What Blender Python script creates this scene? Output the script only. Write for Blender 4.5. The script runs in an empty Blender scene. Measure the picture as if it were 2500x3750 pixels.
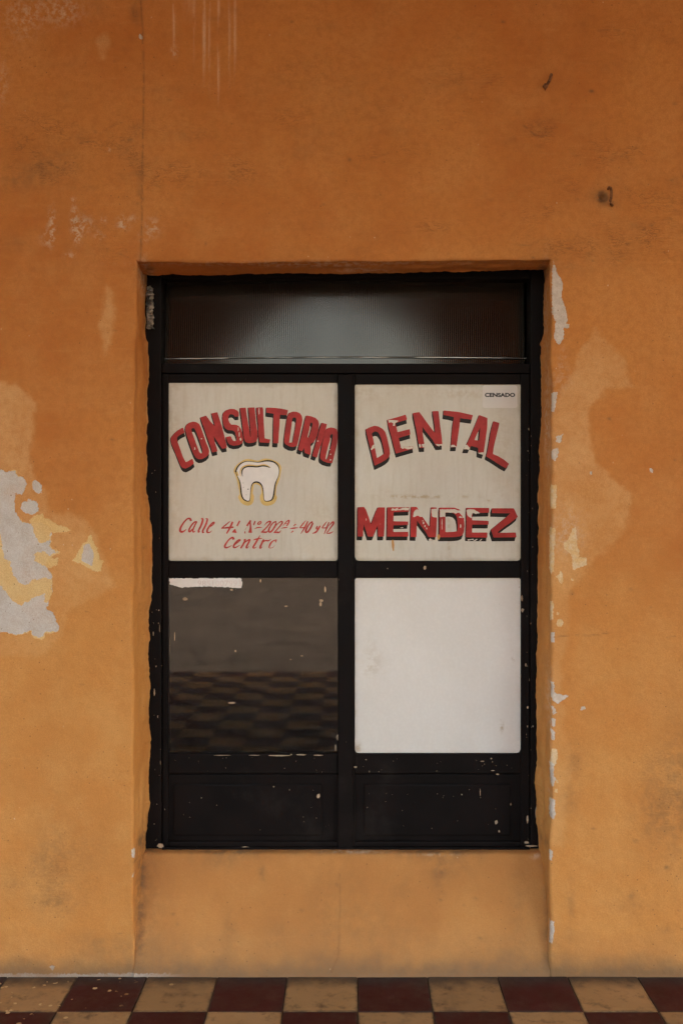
import bpy, bmesh, math, random
import numpy as np
from mathutils import Vector
from mathutils.geometry import tessellate_polygon

sc = bpy.context.scene
COL = sc.collection
random.seed(7)
R = math.radians

# ------------------------------------------------------------------ camera, sky, sun, exposure
S, D, ZC, CX, CY = 1028.0, 3.547, 1.655, 1285.0, 1875.0     # pixels per metre at the wall, camera distance, eye height
cam = bpy.data.cameras.new('camera')
cam.sensor_fit = 'VERTICAL'; cam.sensor_height = 36.0; cam.lens = 35.0
cam.shift_x = -(CX - 1250.0) / 3750.0
cam.clip_start = 0.05; cam.clip_end = 2000
co = bpy.data.objects.new('camera', cam); COL.objects.link(co)
co.location = (0, -D, ZC); co.rotation_euler = (R(90), 0, 0)
sc.camera = co

SUN_EL, SUN_AZ = 52.0, 84.0          # azimuth clockwise from +Y
world = bpy.data.worlds.new('World'); sc.world = world; world.use_nodes = True
wn = world.node_tree.nodes; wl = world.node_tree.links
bg = wn['Background']; sky = wn.new('ShaderNodeTexSky')
sky.sky_type = 'NISHITA'; sky.sun_disc = False
sky.air_density = 1.6; sky.dust_density = 5.0; sky.ozone_density = 0.0
sky.sun_elevation = R(SUN_EL); sky.sun_rotation = R(SUN_AZ)
wl.new(sky.outputs[0], bg.inputs[0]); bg.inputs[1].default_value = 0.15
sun = bpy.data.lights.new('sun', 'SUN'); sun.energy = 2.2; sun.angle = R(0.53); sun.color = (1.0, 0.95, 0.88)
so = bpy.data.objects.new('sun', sun); COL.objects.link(so)
sd = Vector((math.sin(R(SUN_AZ)) * math.cos(R(SUN_EL)), math.cos(R(SUN_AZ)) * math.cos(R(SUN_EL)), math.sin(R(SUN_EL))))
so.rotation_euler = sd.to_track_quat('Z', 'Y').to_euler()
so.location = (20, -20, 30)
vs = sc.view_settings
vs.view_transform = 'Standard'; vs.look = 'None'; vs.gamma = 1.0; vs.use_curve_mapping = False
vs.exposure = 3.14
sc.render.engine = 'CYCLES'
sc.cycles.use_denoising = True
sc.cycles.use_adaptive_sampling = True; sc.cycles.adaptive_threshold = .03
sc.cycles.diffuse_bounces = 5; sc.cycles.max_bounces = 12; sc.cycles.glossy_bounces = 4
sc.cycles.sample_clamp_indirect = 8.0
sc.cycles.caustics_reflective = False; sc.cycles.caustics_refractive = False

# ------------------------------------------------------------------ helpers
def P(px, py, d=0.0):
    k = (1 + d / D) / S
    return Vector(((px - CX) * k, d, ZC - (py - CY) * k))

def link(o, parent=None):
    COL.objects.link(o)
    if parent is not None: o.parent = parent
    return o
def mesh_obj(name, verts, faces, m, parent=None, smooth=False):
    me = bpy.data.meshes.new(name)
    me.from_pydata([tuple(v) for v in verts], [], faces)
    if m is not None: me.materials.append(m)
    if smooth: me.polygons.foreach_set('use_smooth', [True] * len(me.polygons))
    me.update()
    return link(bpy.data.objects.new(name, me), parent)
def bm_obj(name, bm, m, parent=None, smooth=False):
    me = bpy.data.meshes.new(name); bm.to_mesh(me); bm.free()
    if m is not None: me.materials.append(m)
    if smooth: me.polygons.foreach_set('use_smooth', [True] * len(me.polygons))
    return link(bpy.data.objects.new(name, me), parent)
def empty(name, loc, parent=None):
    o = bpy.data.objects.new(name, None); o.empty_display_size = 0.1
    link(o, parent); o.location = loc
    return o
def tag(o, label=None, cat=None, group=None, kind=None):
    if label: o['label'] = label
    if cat: o['category'] = cat
    if group: o['group'] = group
    if kind: o['kind'] = kind
    return o
def bm_box(bm, lo, hi, bevel=0.0, seg=2):
    r = bmesh.ops.create_cube(bm, size=1.0)
    vs_ = r['verts']
    for v in vs_:
        v.co = Vector([lo[i] + (v.co[i] + .5) * (hi[i] - lo[i]) for i in range(3)])
    if bevel:
        es = list({e for v in vs_ for e in v.link_edges})
        bmesh.ops.bevel(bm, geom=es, offset=bevel, segments=seg, affect='EDGES', profile=.6)
def box(name, lo, hi, m, parent=None, bevel=0.0, seg=2):
    bm = bmesh.new(); bm_box(bm, lo, hi, bevel, seg)
    return bm_obj(name, bm, m, parent)
def box_px(name, x0, y0, x1, y1, d, th, m, parent=None, bevel=0.003):
    a = P(x0, y1, d); b = P(x1, y0, d)
    return box(name, (a.x, d, a.z), (b.x, d + th, b.z), m, parent, bevel)
def at_origin_of(o, root):     # keep world place under a moved parent
    o.location = o.location - root.location

# 2-D smooth value noise for meshes
class VN:
    def __init__(s, seed): s.t = np.random.RandomState(seed).rand(256, 256)
    def __call__(s, x, y):
        xi = np.floor(x).astype(int); yi = np.floor(y).astype(int)
        fx = x - xi; fy = y - yi
        fx = fx * fx * fx * (fx * (fx * 6 - 15) + 10); fy = fy * fy * fy * (fy * (fy * 6 - 15) + 10)
        t = s.t; a = t[xi & 255, yi & 255]; b = t[(xi + 1) & 255, yi & 255]
        c = t[xi & 255, (yi + 1) & 255]; e = t[(xi + 1) & 255, (yi + 1) & 255]
        return (a * (1 - fx) + b * fx) * (1 - fy) + (c * (1 - fx) + e * fx) * fy * 1.0 - .5
VN1, VN2, VN3, VN4 = VN(1), VN(2), VN(3), VN(4)

def sdf_poly(px, py, poly, lim=40.0):
    """signed distance in photo pixels, positive inside, clipped at lim"""
    out = np.full(px.shape, -lim)
    pts = np.array(poly, float)
    lo = pts.min(0) - lim; hi = pts.max(0) + lim
    m = (px > lo[0]) & (px < hi[0]) & (py > lo[1]) & (py < hi[1])
    if not m.any(): return out
    x = px[m]; y = py[m]
    best = np.full(x.shape, 1e9); ins = np.zeros(x.shape, bool)
    n = len(pts)
    for i in range(n):
        ax, ay = pts[i]; bx, by = pts[(i + 1) % n]
        dx, dy = bx - ax, by - ay
        t = np.clip(((x - ax) * dx + (y - ay) * dy) / max(dx * dx + dy * dy, 1e-9), 0, 1)
        best = np.minimum(best, (x - ax - t * dx) ** 2 + (y - ay - t * dy) ** 2)
        if ay != by:
            c = ((ay > y) != (by > y)) & (x < dx * (y - ay) / dy + ax)
            ins ^= c
    dd = np.sqrt(best)
    out[m] = np.clip(np.where(ins, dd, -dd), -lim, lim)
    return out
def line_dist(px, py, pts, lim=60.0):
    out = np.full(px.shape, lim); pts = np.array(pts, float)
    lo = pts.min(0) - lim; hi = pts.max(0) + lim
    m = (px > lo[0]) & (px < hi[0]) & (py > lo[1]) & (py < hi[1])
    if not m.any(): return out
    x = px[m]; y = py[m]; best = np.full(x.shape, lim * lim)
    for (ax, ay), (bx, by) in zip(pts[:-1], pts[1:]):
        dx, dy = bx - ax, by - ay
        t = np.clip(((x - ax) * dx + (y - ay) * dy) / max(dx * dx + dy * dy, 1e-9), 0, 1)
        best = np.minimum(best, (x - ax - t * dx) ** 2 + (y - ay - t * dy) ** 2)
    out[m] = np.sqrt(best)
    return out

# ------------------------------------------------------------------ material helper
class NT:
    def __init__(s, name):
        s.m = bpy.data.materials.new(name); s.m.use_nodes = True
        s.t = s.m.node_tree; s.n = s.t.nodes; s.b = s.n['Principled BSDF']
        s.pos = None
    def new(s, t, **kw):
        n = s.n.new(t)
        for k, v in kw.items(): setattr(n, k, v)
        return n
    def lk(s, a, b): s.t.links.new(a, b)
    def put(s, sock, v):
        if hasattr(v, 'is_linked') or isinstance(v, bpy.types.NodeSocket): s.lk(v, sock)
        elif isinstance(v, (tuple, list)) and len(v) == 3 and sock.type == 'RGBA': sock.default_value = (*v, 1)
        else: sock.default_value = v
    def coord(s):
        if s.pos is None: s.pos = s.new('ShaderNodeNewGeometry').outputs['Position']
        return s.pos
    def scaled(s, v3, src=None):
        n = s.new('ShaderNodeMapping'); n.inputs['Scale'].default_value = v3
        s.lk(src or s.coord(), n.inputs[0]); return n.outputs[0]
    def noise(s, scale, detail=4, rough=.55, vec=None, dist=0.0, off=None):
        n = s.new('ShaderNodeTexNoise'); n.inputs['Scale'].default_value = scale
        n.inputs['Detail'].default_value = detail; n.inputs['Roughness'].default_value = rough
        n.inputs['Distortion'].default_value = dist
        v = vec or s.coord()
        if off:
            a = s.new('ShaderNodeVectorMath', operation='ADD'); s.lk(v, a.inputs[0]); a.inputs[1].default_value = off; v = a.outputs[0]
        s.lk(v, n.inputs['Vector']); return n.outputs['Fac']
    def vor(s, scale, feature='F1', vec=None):
        n = s.new('ShaderNodeTexVoronoi', feature=feature); n.inputs['Scale'].default_value = scale
        s.lk(vec or s.coord(), n.inputs['Vector']); return n.outputs['Distance']
    def math(s, op, a, b=0.0, c=0.0, clamp=False):
        n = s.new('ShaderNodeMath', operation=op, use_clamp=clamp)
        for i, v in enumerate((a, b, c)): s.put(n.inputs[i], v)
        return n.outputs[0]
    def ramp(s, v, lo, hi, a=0.0, b=1.0, smooth=True):
        n = s.new('ShaderNodeMapRange', interpolation_type='SMOOTHSTEP' if smooth else 'LINEAR')
        for i, x in enumerate((v, lo, hi, a, b)): s.put(n.inputs[i], x)
        return n.outputs[0]
    def mix(s, f, a, b, blend='MIX'):
        n = s.new('ShaderNodeMix', data_type='RGBA', blend_type=blend)
        s.put(n.inputs[0], f); s.put(n.inputs[6], a); s.put(n.inputs[7], b)
        return n.outputs[2]
    def attr(s, name):
        return s.new('ShaderNodeAttribute', attribute_name=name).outputs['Fac']
    def bump(s, h, strength, dist, prev=None):
        n = s.new('ShaderNodeBump'); n.inputs['Strength'].default_value = strength; n.inputs['Distance'].default_value = dist
        s.lk(h, n.inputs['Height'])
        if prev is not None: s.lk(prev, n.inputs['Normal'])
        return n.outputs[0]
    def out(s, color=None, rough=None, spec=None, normal=None, **kw):
        if color is not None: s.put(s.b.inputs['Base Color'], color)
        if rough is not None: s.put(s.b.inputs['Roughness'], rough)
        if spec is not None: s.put(s.b.inputs['Specular IOR Level'], spec)
        if normal is not None: s.lk(normal, s.b.inputs['Normal'])
        for k, v in kw.items(): s.put(s.b.inputs[k], v)
        return s.m

# ------------------------------------------------------------------ materials
def plaster_material():
    t = NT('ochre_limewash_plaster')
    sep = t.new('ShaderNodeSeparateXYZ'); t.lk(t.coord(), sep.inputs[0]); z = sep.outputs[2]
    big = t.noise(1.1, 4, .55); mid = t.noise(5.0, 4, .6); fine = t.noise(38, 4, .65); grain = t.noise(260, 1, .6)
    edge = t.noise(34, 4, .68, off=(3, 1, 7)); edgef = t.noise(120, 2, .6)
    base = t.mix(t.ramp(big, .36, .64), (.478, .158, .033), (.575, .228, .056))
    base = t.mix(t.ramp(mid, .38, .72, 0, .55), base, (.60, .262, .078))
    base = t.mix(t.ramp(fine, .30, .62, .42, 0), base, (.40, .135, .030))
    # brushed-out horizontal drag of the limewash
    brush = t.noise(9, 5, .6, vec=t.scaled((1.0, 1.0, 6.0)))
    base = t.mix(t.ramp(brush, .52, .75, 0, .22), base, (.62, .29, .10))
    # sun-bleached, dried out blooms of older coat
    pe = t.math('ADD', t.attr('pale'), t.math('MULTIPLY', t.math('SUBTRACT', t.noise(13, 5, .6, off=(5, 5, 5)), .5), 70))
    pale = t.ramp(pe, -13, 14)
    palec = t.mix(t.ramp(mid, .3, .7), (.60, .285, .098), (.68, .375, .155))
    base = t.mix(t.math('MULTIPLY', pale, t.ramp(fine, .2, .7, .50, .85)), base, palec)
    # lower wall: faded, yellower paint with the top-to-bottom light gradient mixed into its colour
    zz = t.math('ADD', z, t.math('MULTIPLY', t.math('SUBTRACT', t.noise(1.6, 5, .6, off=(9, 2, 4)), .5), 1.6))
    low = t.ramp(zz, 2.05, .75, 0, .62)
    base = t.mix(low, base, t.mix(t.ramp(mid, .35, .7), (.592, .266, .068), (.648, .322, .094)))
    base = t.mix(t.math('MULTIPLY', t.attr('plinth_tone'), t.ramp(mid, .25, .75, .62, .40)), base, (.375, .162, .050))  # browner plinth: dirt plus the shade of its recess, put into the colour
    # efflorescence; along the lintel it also stands in for light on the underside
    wh = t.math('MULTIPLY', t.attr('white'), t.ramp(t.noise(48, 6, .7, off=(1, 8, 2)), .42, .62), clamp=True)
    base = t.mix(t.math('MULTIPLY', wh, .75), base, (.66, .50, .36))
    # runs of white drips
    dr = t.noise(1.0, 4, .6, vec=t.scaled((40.0, 1.0, 7.0)))
    drm = t.math('MULTIPLY', t.ramp(dr, .36, .60), t.attr('drip'), clamp=True)
    base = t.mix(t.math('MULTIPLY', drm, .62), base, (.72, .48, .31))
    # peeled layers
    e1 = t.math('MULTIPLY', t.math('SUBTRACT', edge, .5), 30); e2 = t.math('MULTIPLY', t.math('SUBTRACT', edgef, .5), 12)
    yel = t.ramp(t.math('ADD', t.math('ADD', t.attr('yellow'), e1), e2), -1.0, 1.0)
    gre = t.ramp(t.math('ADD', t.math('SUBTRACT', t.attr('grey'), t.math('MULTIPLY', e1, .9)), e2), -1.0, 1.0)
    rim = t.ramp(t.math('ADD', t.math('SUBTRACT', t.attr('grey'), t.math('MULTIPLY', e1, .9)), t.math('ADD', e2, t.ramp(mid, .35, .65, -4, 9))), -1.0, 1.0)
    chy = t.ramp(t.math('ADD', t.attr('chip'), t.math('MULTIPLY', e2, .9)), -.8, .8)
    chw = t.ramp(t.math('ADD', t.attr('chipw'), t.math('MULTIPLY', e2, .9)), -.8, .8)
    yc = t.mix(t.ramp(mid, .3, .7), (.70, .42, .155), (.74, .52, .235))
    gc = t.mix(t.ramp(t.noise(14, 5, .65), .35, .68), (.53, .47, .41), (.61, .56, .51))
    gc = t.mix(t.ramp(t.noise(6, 4, .6, off=(2, 2, 2)), .45, .7, 0, .6), gc, (.60, .46, .36))
    base = t.mix(rim, base, yc)
    base = t.mix(gre, base, gc)
    base = t.mix(t.math('MULTIPLY', yel, .95), base, yc)
    base = t.mix(t.math('MULTIPLY', chy, .92), base, t.mix(t.ramp(fine, .4, .6), (.70, .46, .215), (.72, .55, .34)))
    base = t.mix(t.math('MULTIPLY', chw, .92), base, t.mix(t.ramp(fine, .4, .6), (.56, .50, .43), (.66, .60, .53)))
    # grime, and the shaded inside of the hook hole painted dark
    dn = t.noise(24, 7, .72, off=(4, 4, 1))
    di = t.math('MULTIPLY', t.attr('dirt_shade'), t.ramp(dn, .30, .66), clamp=True)
    base = t.mix(t.math('MULTIPLY', di, .80), base, (.15, .088, .045))
    # splash zone along the foot of the wall
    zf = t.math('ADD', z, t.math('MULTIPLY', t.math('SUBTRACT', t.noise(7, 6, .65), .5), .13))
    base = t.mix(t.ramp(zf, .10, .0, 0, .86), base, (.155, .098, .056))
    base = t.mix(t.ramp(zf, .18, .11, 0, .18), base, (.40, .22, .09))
    zg = t.math('ADD', z, t.math('MULTIPLY', t.math('SUBTRACT', t.noise(60, 4, .65), .5), .03))
    base = t.mix(t.math('MULTIPLY', t.math('MULTIPLY', t.ramp(zg, .013, .007, 0, 1), t.ramp(sep.outputs[0], -.55, -.80, .04, 1)), t.ramp(t.noise(2.6, 4, .7, off=(1.3, 0, 0)), .40, .62, .25, .85)), base, (.40, .36, .31))
    # fly specks and scuffs
    sp = t.vor(34); spn = t.noise(3.2, 3, .6, off=(7, 7, 7))
    spk = t.math('MULTIPLY', t.ramp(sp, .10, .05), t.ramp(spn, .44, .60))
    base = t.mix(t.math('MULTIPLY', spk, .72), base, (.13, .065, .03))
    sp2 = t.math('MULTIPLY', t.ramp(t.vor(22, vec=t.scaled((1.0, 1.0, .7))), .060, .035), t.ramp(t.noise(2.3, 3, .6, off=(2, 9, 3)), .52, .62))
    base = t.mix(t.math('MULTIPLY', sp2, .75), base, (.70, .50, .32))
    # hairline curls where the skim coat lifts
    rid = t.noise(26, 5, .6, vec=t.scaled((1.0, 1.0, 3.0)), dist=.6)
    curl = t.math('MULTIPLY', t.ramp(t.math('ABSOLUTE', t.math('SUBTRACT', rid, .5)), .036, .006), t.math('MULTIPLY', t.attr('flake'), t.ramp(t.noise(11, 3, .5, off=(6, 1, 1)), .46, .58)), clamp=True)
    base = t.mix(t.math('MULTIPLY', curl, .62), base, (.19, .074, .025))
    cr = t.math('MULTIPLY', t.attr('crack'), t.ramp(t.noise(40, 3, .6), .35, .55), clamp=True)
    base = t.mix(t.math('MULTIPLY', cr, .75), base, (.16, .075, .035))
    base = t.mix(t.ramp(grain, .35, .7, .22, 0), base, (.30, .12, .03))
    # relief
    anyp = t.math('MAXIMUM', t.math('MAXIMUM', gre, t.math('MULTIPLY', yel, .6)), t.math('MAXIMUM', chy, chw))
    h = t.math('MULTIPLY', anyp, -.0016)
    h = t.math('ADD', h, t.math('MULTIPLY', t.noise(16, 3, .6), .0042))
    h = t.math('ADD', h, t.math('MULTIPLY', fine, .0017))
    h = t.math('ADD', h, t.math('MULTIPLY', grain, .00045))
    h = t.math('ADD', h, t.math('MULTIPLY', t.math('MULTIPLY', t.attr('flake'), rid), .0085))
    nrm = t.bump(h, .8, 1.0)
    return t.out(base, .86, .25, nrm)

def door_paint_material():
    t = NT('black_brown_oil_paint')
    n1 = t.noise(7, 5, .6); n2 = t.noise(60, 5, .65); g = t.noise(14, 5, .65, vec=t.scaled((9, 9, 1.0)))
    c = t.mix(t.ramp(n1, .35, .7), (.0048, .0034, .0031), (.0092, .0058, .0050))
    c = t.mix(t.ramp(t.noise(3.0, 6, .7, off=(3, 3, 3)), .56, .72, 0, .5), c, (.022, .017, .0145))      # chalky dust bloom
    ch = t.math('MULTIPLY', t.ramp(t.noise(75, 4, .7, vec=t.scaled((1.3, 1, .8))), .705, .725), t.ramp(t.noise(4.5, 3, .6, off=(8, 2, 1)), .50, .60))
    c = t.mix(t.math('MULTIPLY', ch, .8), c, (.30, .20, .12))
    h = t.math('ADD', t.math('MULTIPLY', n2, .0006), t.math('MULTIPLY', g, .0008))
    return t.out(c, t.ramp(n1, .3, .7, .52, .72), .09, t.bump(h, .6, 1.0))

def pane_paint_material(name, c0, c1, c2, dirty):
    t = NT(name)
    v = t.noise(10, 5, .6, vec=t.scaled((6.0, 1.0, .8))); big = t.noise(3.2, 4, .55); f = t.noise(90, 4, .6)
    c = t.mix(t.ramp(big, .35, .68), c0, c1)
    c = t.mix(t.ramp(v, .45, .75, 0, .5 * dirty), c, c2)
    c = t.mix(t.ramp(f, .40, .7, .06, 0), c, (.30, .25, .20))
    ed = t.attr('edge')                                                    # metres from the edge of the sheet
    en = t.math('ADD', ed, t.math('MULTIPLY', t.math('SUBTRACT', t.noise(18, 5, .65), .5), .045))
    c = t.mix(t.ramp(en, .022, -.004, 0, .62 * dirty), c, (.36, .29, .19))
    st = t.math('MULTIPLY', t.attr('stain'), t.ramp(t.noise(42, 5, .7), .42, .60), clamp=True)
    c = t.mix(t.math('MULTIPLY', st, .75), c, (.40, .29, .165))
    sp = t.math('MULTIPLY', t.ramp(t.vor(30), .045, .025), t.ramp(t.noise(5, 3, .5, off=(3, 2, 9)), .55, .62))
    c = t.mix(t.math('MULTIPLY', sp, .6), c, (.22, .17, .12))
    return t.out(c, t.ramp(t.noise(5, 4, .6), .3, .7, .06, .16), .5, t.bump(t.math('MULTIPLY', t.noise(4, 2, .5), .004), .12, 1.0))

def simple(name, c, rough=.5, spec=.4, var=.25, scale=20, bump=.0005):
    t = NT(name)
    n = t.noise(scale, 5, .6)
    col = t.mix(t.ramp(n, .32, .7), tuple(x * (1 - var) for x in c), tuple(min(1, x * (1 + var)) for x in c))
    return t.out(col, rough, spec, t.bump(t.math('MULTIPLY', t.noise(scale * 5, 4, .6), bump), .7, 1.0))

def sign_paint(name, c, rough=.28):
    t = NT(name)
    n = t.noise(26, 5, .65); s = t.noise(70, 5, .7, off=(4, 2, 2))
    col = t.mix(t.ramp(n, .32, .70), tuple(x * .82 for x in c), tuple(min(1, x * 1.16) for x in c))
    worn = t.math('MULTIPLY', t.ramp(s, .66, .70), t.ramp(t.noise(9, 3, .6, off=(1, 6, 2)), .52, .62))
    col = t.mix(t.math('MULTIPLY', worn, .55), col, (.56, .48, .40))
    return t.out(col, rough, .16)

def glass_material():
    t = NT('dusty_window_glass')
    t.put(t.b.inputs['Base Color'], (.93, .95, .94)); t.b.inputs['Transmission Weight'].default_value = 1.0
    t.b.inputs['IOR'].default_value = 1.50; t.b.inputs['Specular Tint'].default_value = (.84, .72, .60, 1); t.b.inputs['Roughness'].default_value = .015
    dn = t.noise(9, 6, .7, vec=t.scaled((1.0, 1.0, 1.7))); dn2 = t.noise(45, 5, .7)
    f = t.math('ADD', t.ramp(dn, .38, .75, .0, .014), t.ramp(dn2, .60, .80, 0, .012))
    d = t.new('ShaderNodeBsdfDiffuse'); d.inputs[0].default_value = (.42, .36, .30, 1)
    mx = t.new('ShaderNodeMixShader'); o = t.n['Material Output']
    t.lk(f, mx.inputs[0]); t.lk(t.b.outputs[0], mx.inputs[1]); t.lk(d.outputs[0], mx.inputs[2]); t.lk(mx.outputs[0], o.inputs[0])
    return t.m

def tile_material(name, c0, c1, worn, wornf):
    t = NT(name)
    oi = t.new('ShaderNodeObjectInfo').outputs['Random']
    n = t.noise(9, 6, .65); f = t.noise(60, 5, .65)
    c = t.mix(t.ramp(n, .3, .7), c0, c1)
    c = t.mix(t.math('MULTIPLY', oi, .45), c, tuple(x * .62 for x in c0))
    c = t.mix(t.math('MULTIPLY', t.ramp(t.noise(17, 6, .72, off=(2, 5, 5)), .50, .72), wornf), c, worn)
    sep = t.new('ShaderNodeSeparateXYZ'); t.lk(t.coord(), sep.inputs[0])
    # soot swept up against the wall
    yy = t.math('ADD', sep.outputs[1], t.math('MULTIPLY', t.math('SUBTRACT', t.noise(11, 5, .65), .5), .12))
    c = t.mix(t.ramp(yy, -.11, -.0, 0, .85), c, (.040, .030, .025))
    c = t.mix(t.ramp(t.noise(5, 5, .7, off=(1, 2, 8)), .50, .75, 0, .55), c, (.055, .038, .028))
    fu = t.math('FRACT', t.math('DIVIDE', t.math('SUBTRACT', sep.outputs[0], TX0), TP)); fv = t.math('FRACT', t.math('DIVIDE', sep.outputs[1], TP))
    ed = t.math('MINIMUM', t.math('MINIMUM', fu, t.math('SUBTRACT', 1.0, fu)), t.math('MINIMUM', fv, t.math('SUBTRACT', 1.0, fv)))
    en = t.math('ADD', ed, t.math('MULTIPLY', t.math('SUBTRACT', t.noise(22, 5, .65, off=(5, 1, 2)), .5), .11))
    c = t.mix(t.ramp(en, .045, -.012, 0, .8), c, (.040, .029, .022))
    # splashes of the wall's ochre wash
    pv = t.vor(30); pm = t.math('MAXIMUM', t.ramp(t.noise(1.5, 3, .6, off=(4.4, 0, 0)), .56, .68), t.ramp(sep.outputs[0], -.72, -.86))
    c = t.mix(t.math('MULTIPLY', t.math('MULTIPLY', t.ramp(pv, .27, .22), t.ramp(t.noise(26, 2, .5, off=(3, 3, 1)), .52, .57)), pm), c, (.52, .34, .16))
    h = t.math('ADD', t.math('MULTIPLY', n, .0012), t.math('MULTIPLY', f, .0004))
    return t.out(c, t.ramp(n, .3, .7, .50, .75), .18, t.bump(h, .6, 1.0))

TP = .2487; TX0 = (1308 - CX) / S            # cement tile pitch and first joint
M_PLASTER = plaster_material()
M_DOOR = door_paint_material()
M_CREAM = pane_paint_material('cream_painted_glass', (.580, .530, .448), (.615, .578, .508), (.50, .435, .340), 1.0)
M_WHITE = pane_paint_material('white_painted_glass', (.70, .655, .60), (.73, .69, .64), (.66, .60, .53), .25)
M_RED = sign_paint('red_sign_enamel', (.385, .030, .027))
M_RED2 = sign_paint('red_script_enamel', (.46, .055, .045))
M_BLACK = sign_paint('black_shadow_enamel', (.011, .007, .006))
M_YEL = simple('yellow_halo_enamel', (.64, .43, .13), .35, .4, .12)
M_TOOTH = simple('tooth_white_enamel', (.74, .68, .63), .3, .45, .04, 30)
M_FLAKE = simple('bare_cream_glass', (.605, .535, .445), .12, .5, .05, 14, .0)
M_GLASS = glass_material()
M_CHIP = simple('old_cream_paint', (.36, .26, .17), .7, .3, .25, 40)
M_OCHRE_SPOT = simple('ochre_splash_paint', (.50, .25, .075), .7, .3, .2, 60)
M_RUST = simple('rusty_iron', (.20, .085, .035), .85, .3, .45, 70, .002)
M_STICK = simple('white_sticker_paper', (.66, .605, .545), .45, .35, .03, 12, .0)
M_INK = simple('black_printed_ink', (.018, .015, .014), .5, .3, .1)
M_PINK = simple('faded_pink_ink', (.68, .56, .52), .5, .3, .1)
M_TILE_R = tile_material('oxblood_cement_tile', (.046, .0085, .0070), (.064, .0115, .0090), (.10, .055, .038), .30)
M_TILE_C = tile_material('ochre_cement_tile', (.315, .175, .070), (.385, .220, .094), (.11, .060, .030), .85)
M_GROUT = simple('grey_grout', (.16, .11, .07), .9, .2, .3, 50)
M_STREET = simple('worn_asphalt_street', (.085, .070, .058), .85, .25, .28, 3.0, .01)
M_CEIL = simple('limewashed_ceiling', (.40, .27, .16), .9, .2, .12, 2.0)
M_ARCADE = simple('ochre_arcade_plaster', (.52, .22, .065), .9, .2, .12, 3.0, .002)
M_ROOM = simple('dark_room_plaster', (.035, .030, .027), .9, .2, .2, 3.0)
M_HOUSE = simple('pale_house_plaster', (.55, .42, .27), .9, .2, .15, 2.0)
M_SHUT = simple('brown_shutter_wood', (.12, .06, .03), .7, .3, .2, 9)
M_FOIL = None
t = NT('crumpled_grey_film'); M_FOIL = t.out(t.mix(t.ramp(t.noise(40, 4), .4, .65), (.10, .085, .07), (.42, .36, .30)), .28, .6)
t = NT('bright_glint_strip'); M_GLINT = t.out(t.mix(t.ramp(t.noise(6, 4), .4, .65), (.10, .10, .09), (.50, .52, .50)), .14, .5, Metallic=.9)
t = NT('smoked_ribbed_sheet')
M_SHEET = t.out(t.mix(t.ramp(t.noise(12, 4), .4, .7), (.014, .011, .009), (.022, .018, .015)), .12, .5, IOR=1.78, **{'Specular Tint': (1.0, .80, .60, 1)})

# ------------------------------------------------------------------ wear on the wall, in metres via photo measures
GREY = [
 [(-160,1700),(0,1719),(23,1726),(57,1726),(69,1742),(96,1753),(101,1772),(92,1791),(82,1814),(57,1803),(57,1837),(57,1868),(69,1898),(88,1914),(134,1918),(161,1914),(178,1930),(190,1946),(184,1979),(188,2006),(216,2022),(190,2030),(168,2059),(184,2094),(191,2109),(195,2166),(180,2197),(172,2231),(195,2237),(207,2274),(221,2297),(212,2314),(168,2314),(153,2337),(119,2329),(115,2310),(54,2325),(23,2314),(-90,2318),(-220,2230),(-260,2020)],
 [(329,1986),(346,2040),(341,2074),(306,2059),(298,2051),(306,2002)],
 [(78,1860),(88,1838),(110,1830),(135,1832),(146,1850),(142,1872),(120,1885),(92,1878)],
 [(118,1770),(128,1758),(142,1762),(153,1785),(154,1802),(140,1806),(122,1792)],
]
YELLOW = [
 [(-60,1930),(0,1952),(19,2040),(42,2059),(46,2097),(69,2132),(92,2143),(122,2124),(165,2113),(191,2124),(194,2166),(176,2212),(164,2205),(168,2174),(134,2185),(115,2197),(80,2220),(38,2189),(8,2147),(-40,2120)],
 [(110,1905),(126,1890),(158,1880),(162,1898),(187,1902),(214,1925),(268,1940),(233,1952),(191,1948),(184,1983),(153,1990),(130,1963),(120,1930)],
 [(130,2025),(161,2020),(199,2044),(218,2040),(214,2067),(180,2078),(153,2072),(128,2051)],
 [(334,1958),(345,1985),(360,2017),(363,2051),(379,2055),(371,2094),(348,2094),(330,2080),(306,2067),(268,2055),(268,2046),(287,2025),(314,1986)],
]
PALE = [
 [(-220,1380),(60,1400),(130,1480),(122,1600),(118,1660),(126,1730),(165,1799),(184,1868),(240,1880),(306,1902),(356,1952),(383,2040),(425,2147),(344,2193),(237,2250),(230,2327),(172,2385),(120,2400),(-220,2420)],
 [(2181,1199),(2162,1227),(2106,1321),(2106,1363),(2054,1424),(2036,1461),(2018,1500),(2016,2500),(2034,2640),(2070,2380),(2091,2170),(2150,2085),(2220,2010),(2300,1930),(2307,1859),(2312,1803),(2227,1742),(2185,1695),(2160,1611),(2148,1522),(2171,1480),(2227,1429),(2316,1414),(2274,1312),(2204,1227)],
 [(2016,2500),(2060,2600),(2090,2800),(2060,3100),(2018,3100)],
 [(370,1180),(392,1040),(420,1100),(410,1260),(384,1300)],
 [(360,150),(385,120),(400,160),(390,230),(366,225)],
]
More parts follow.
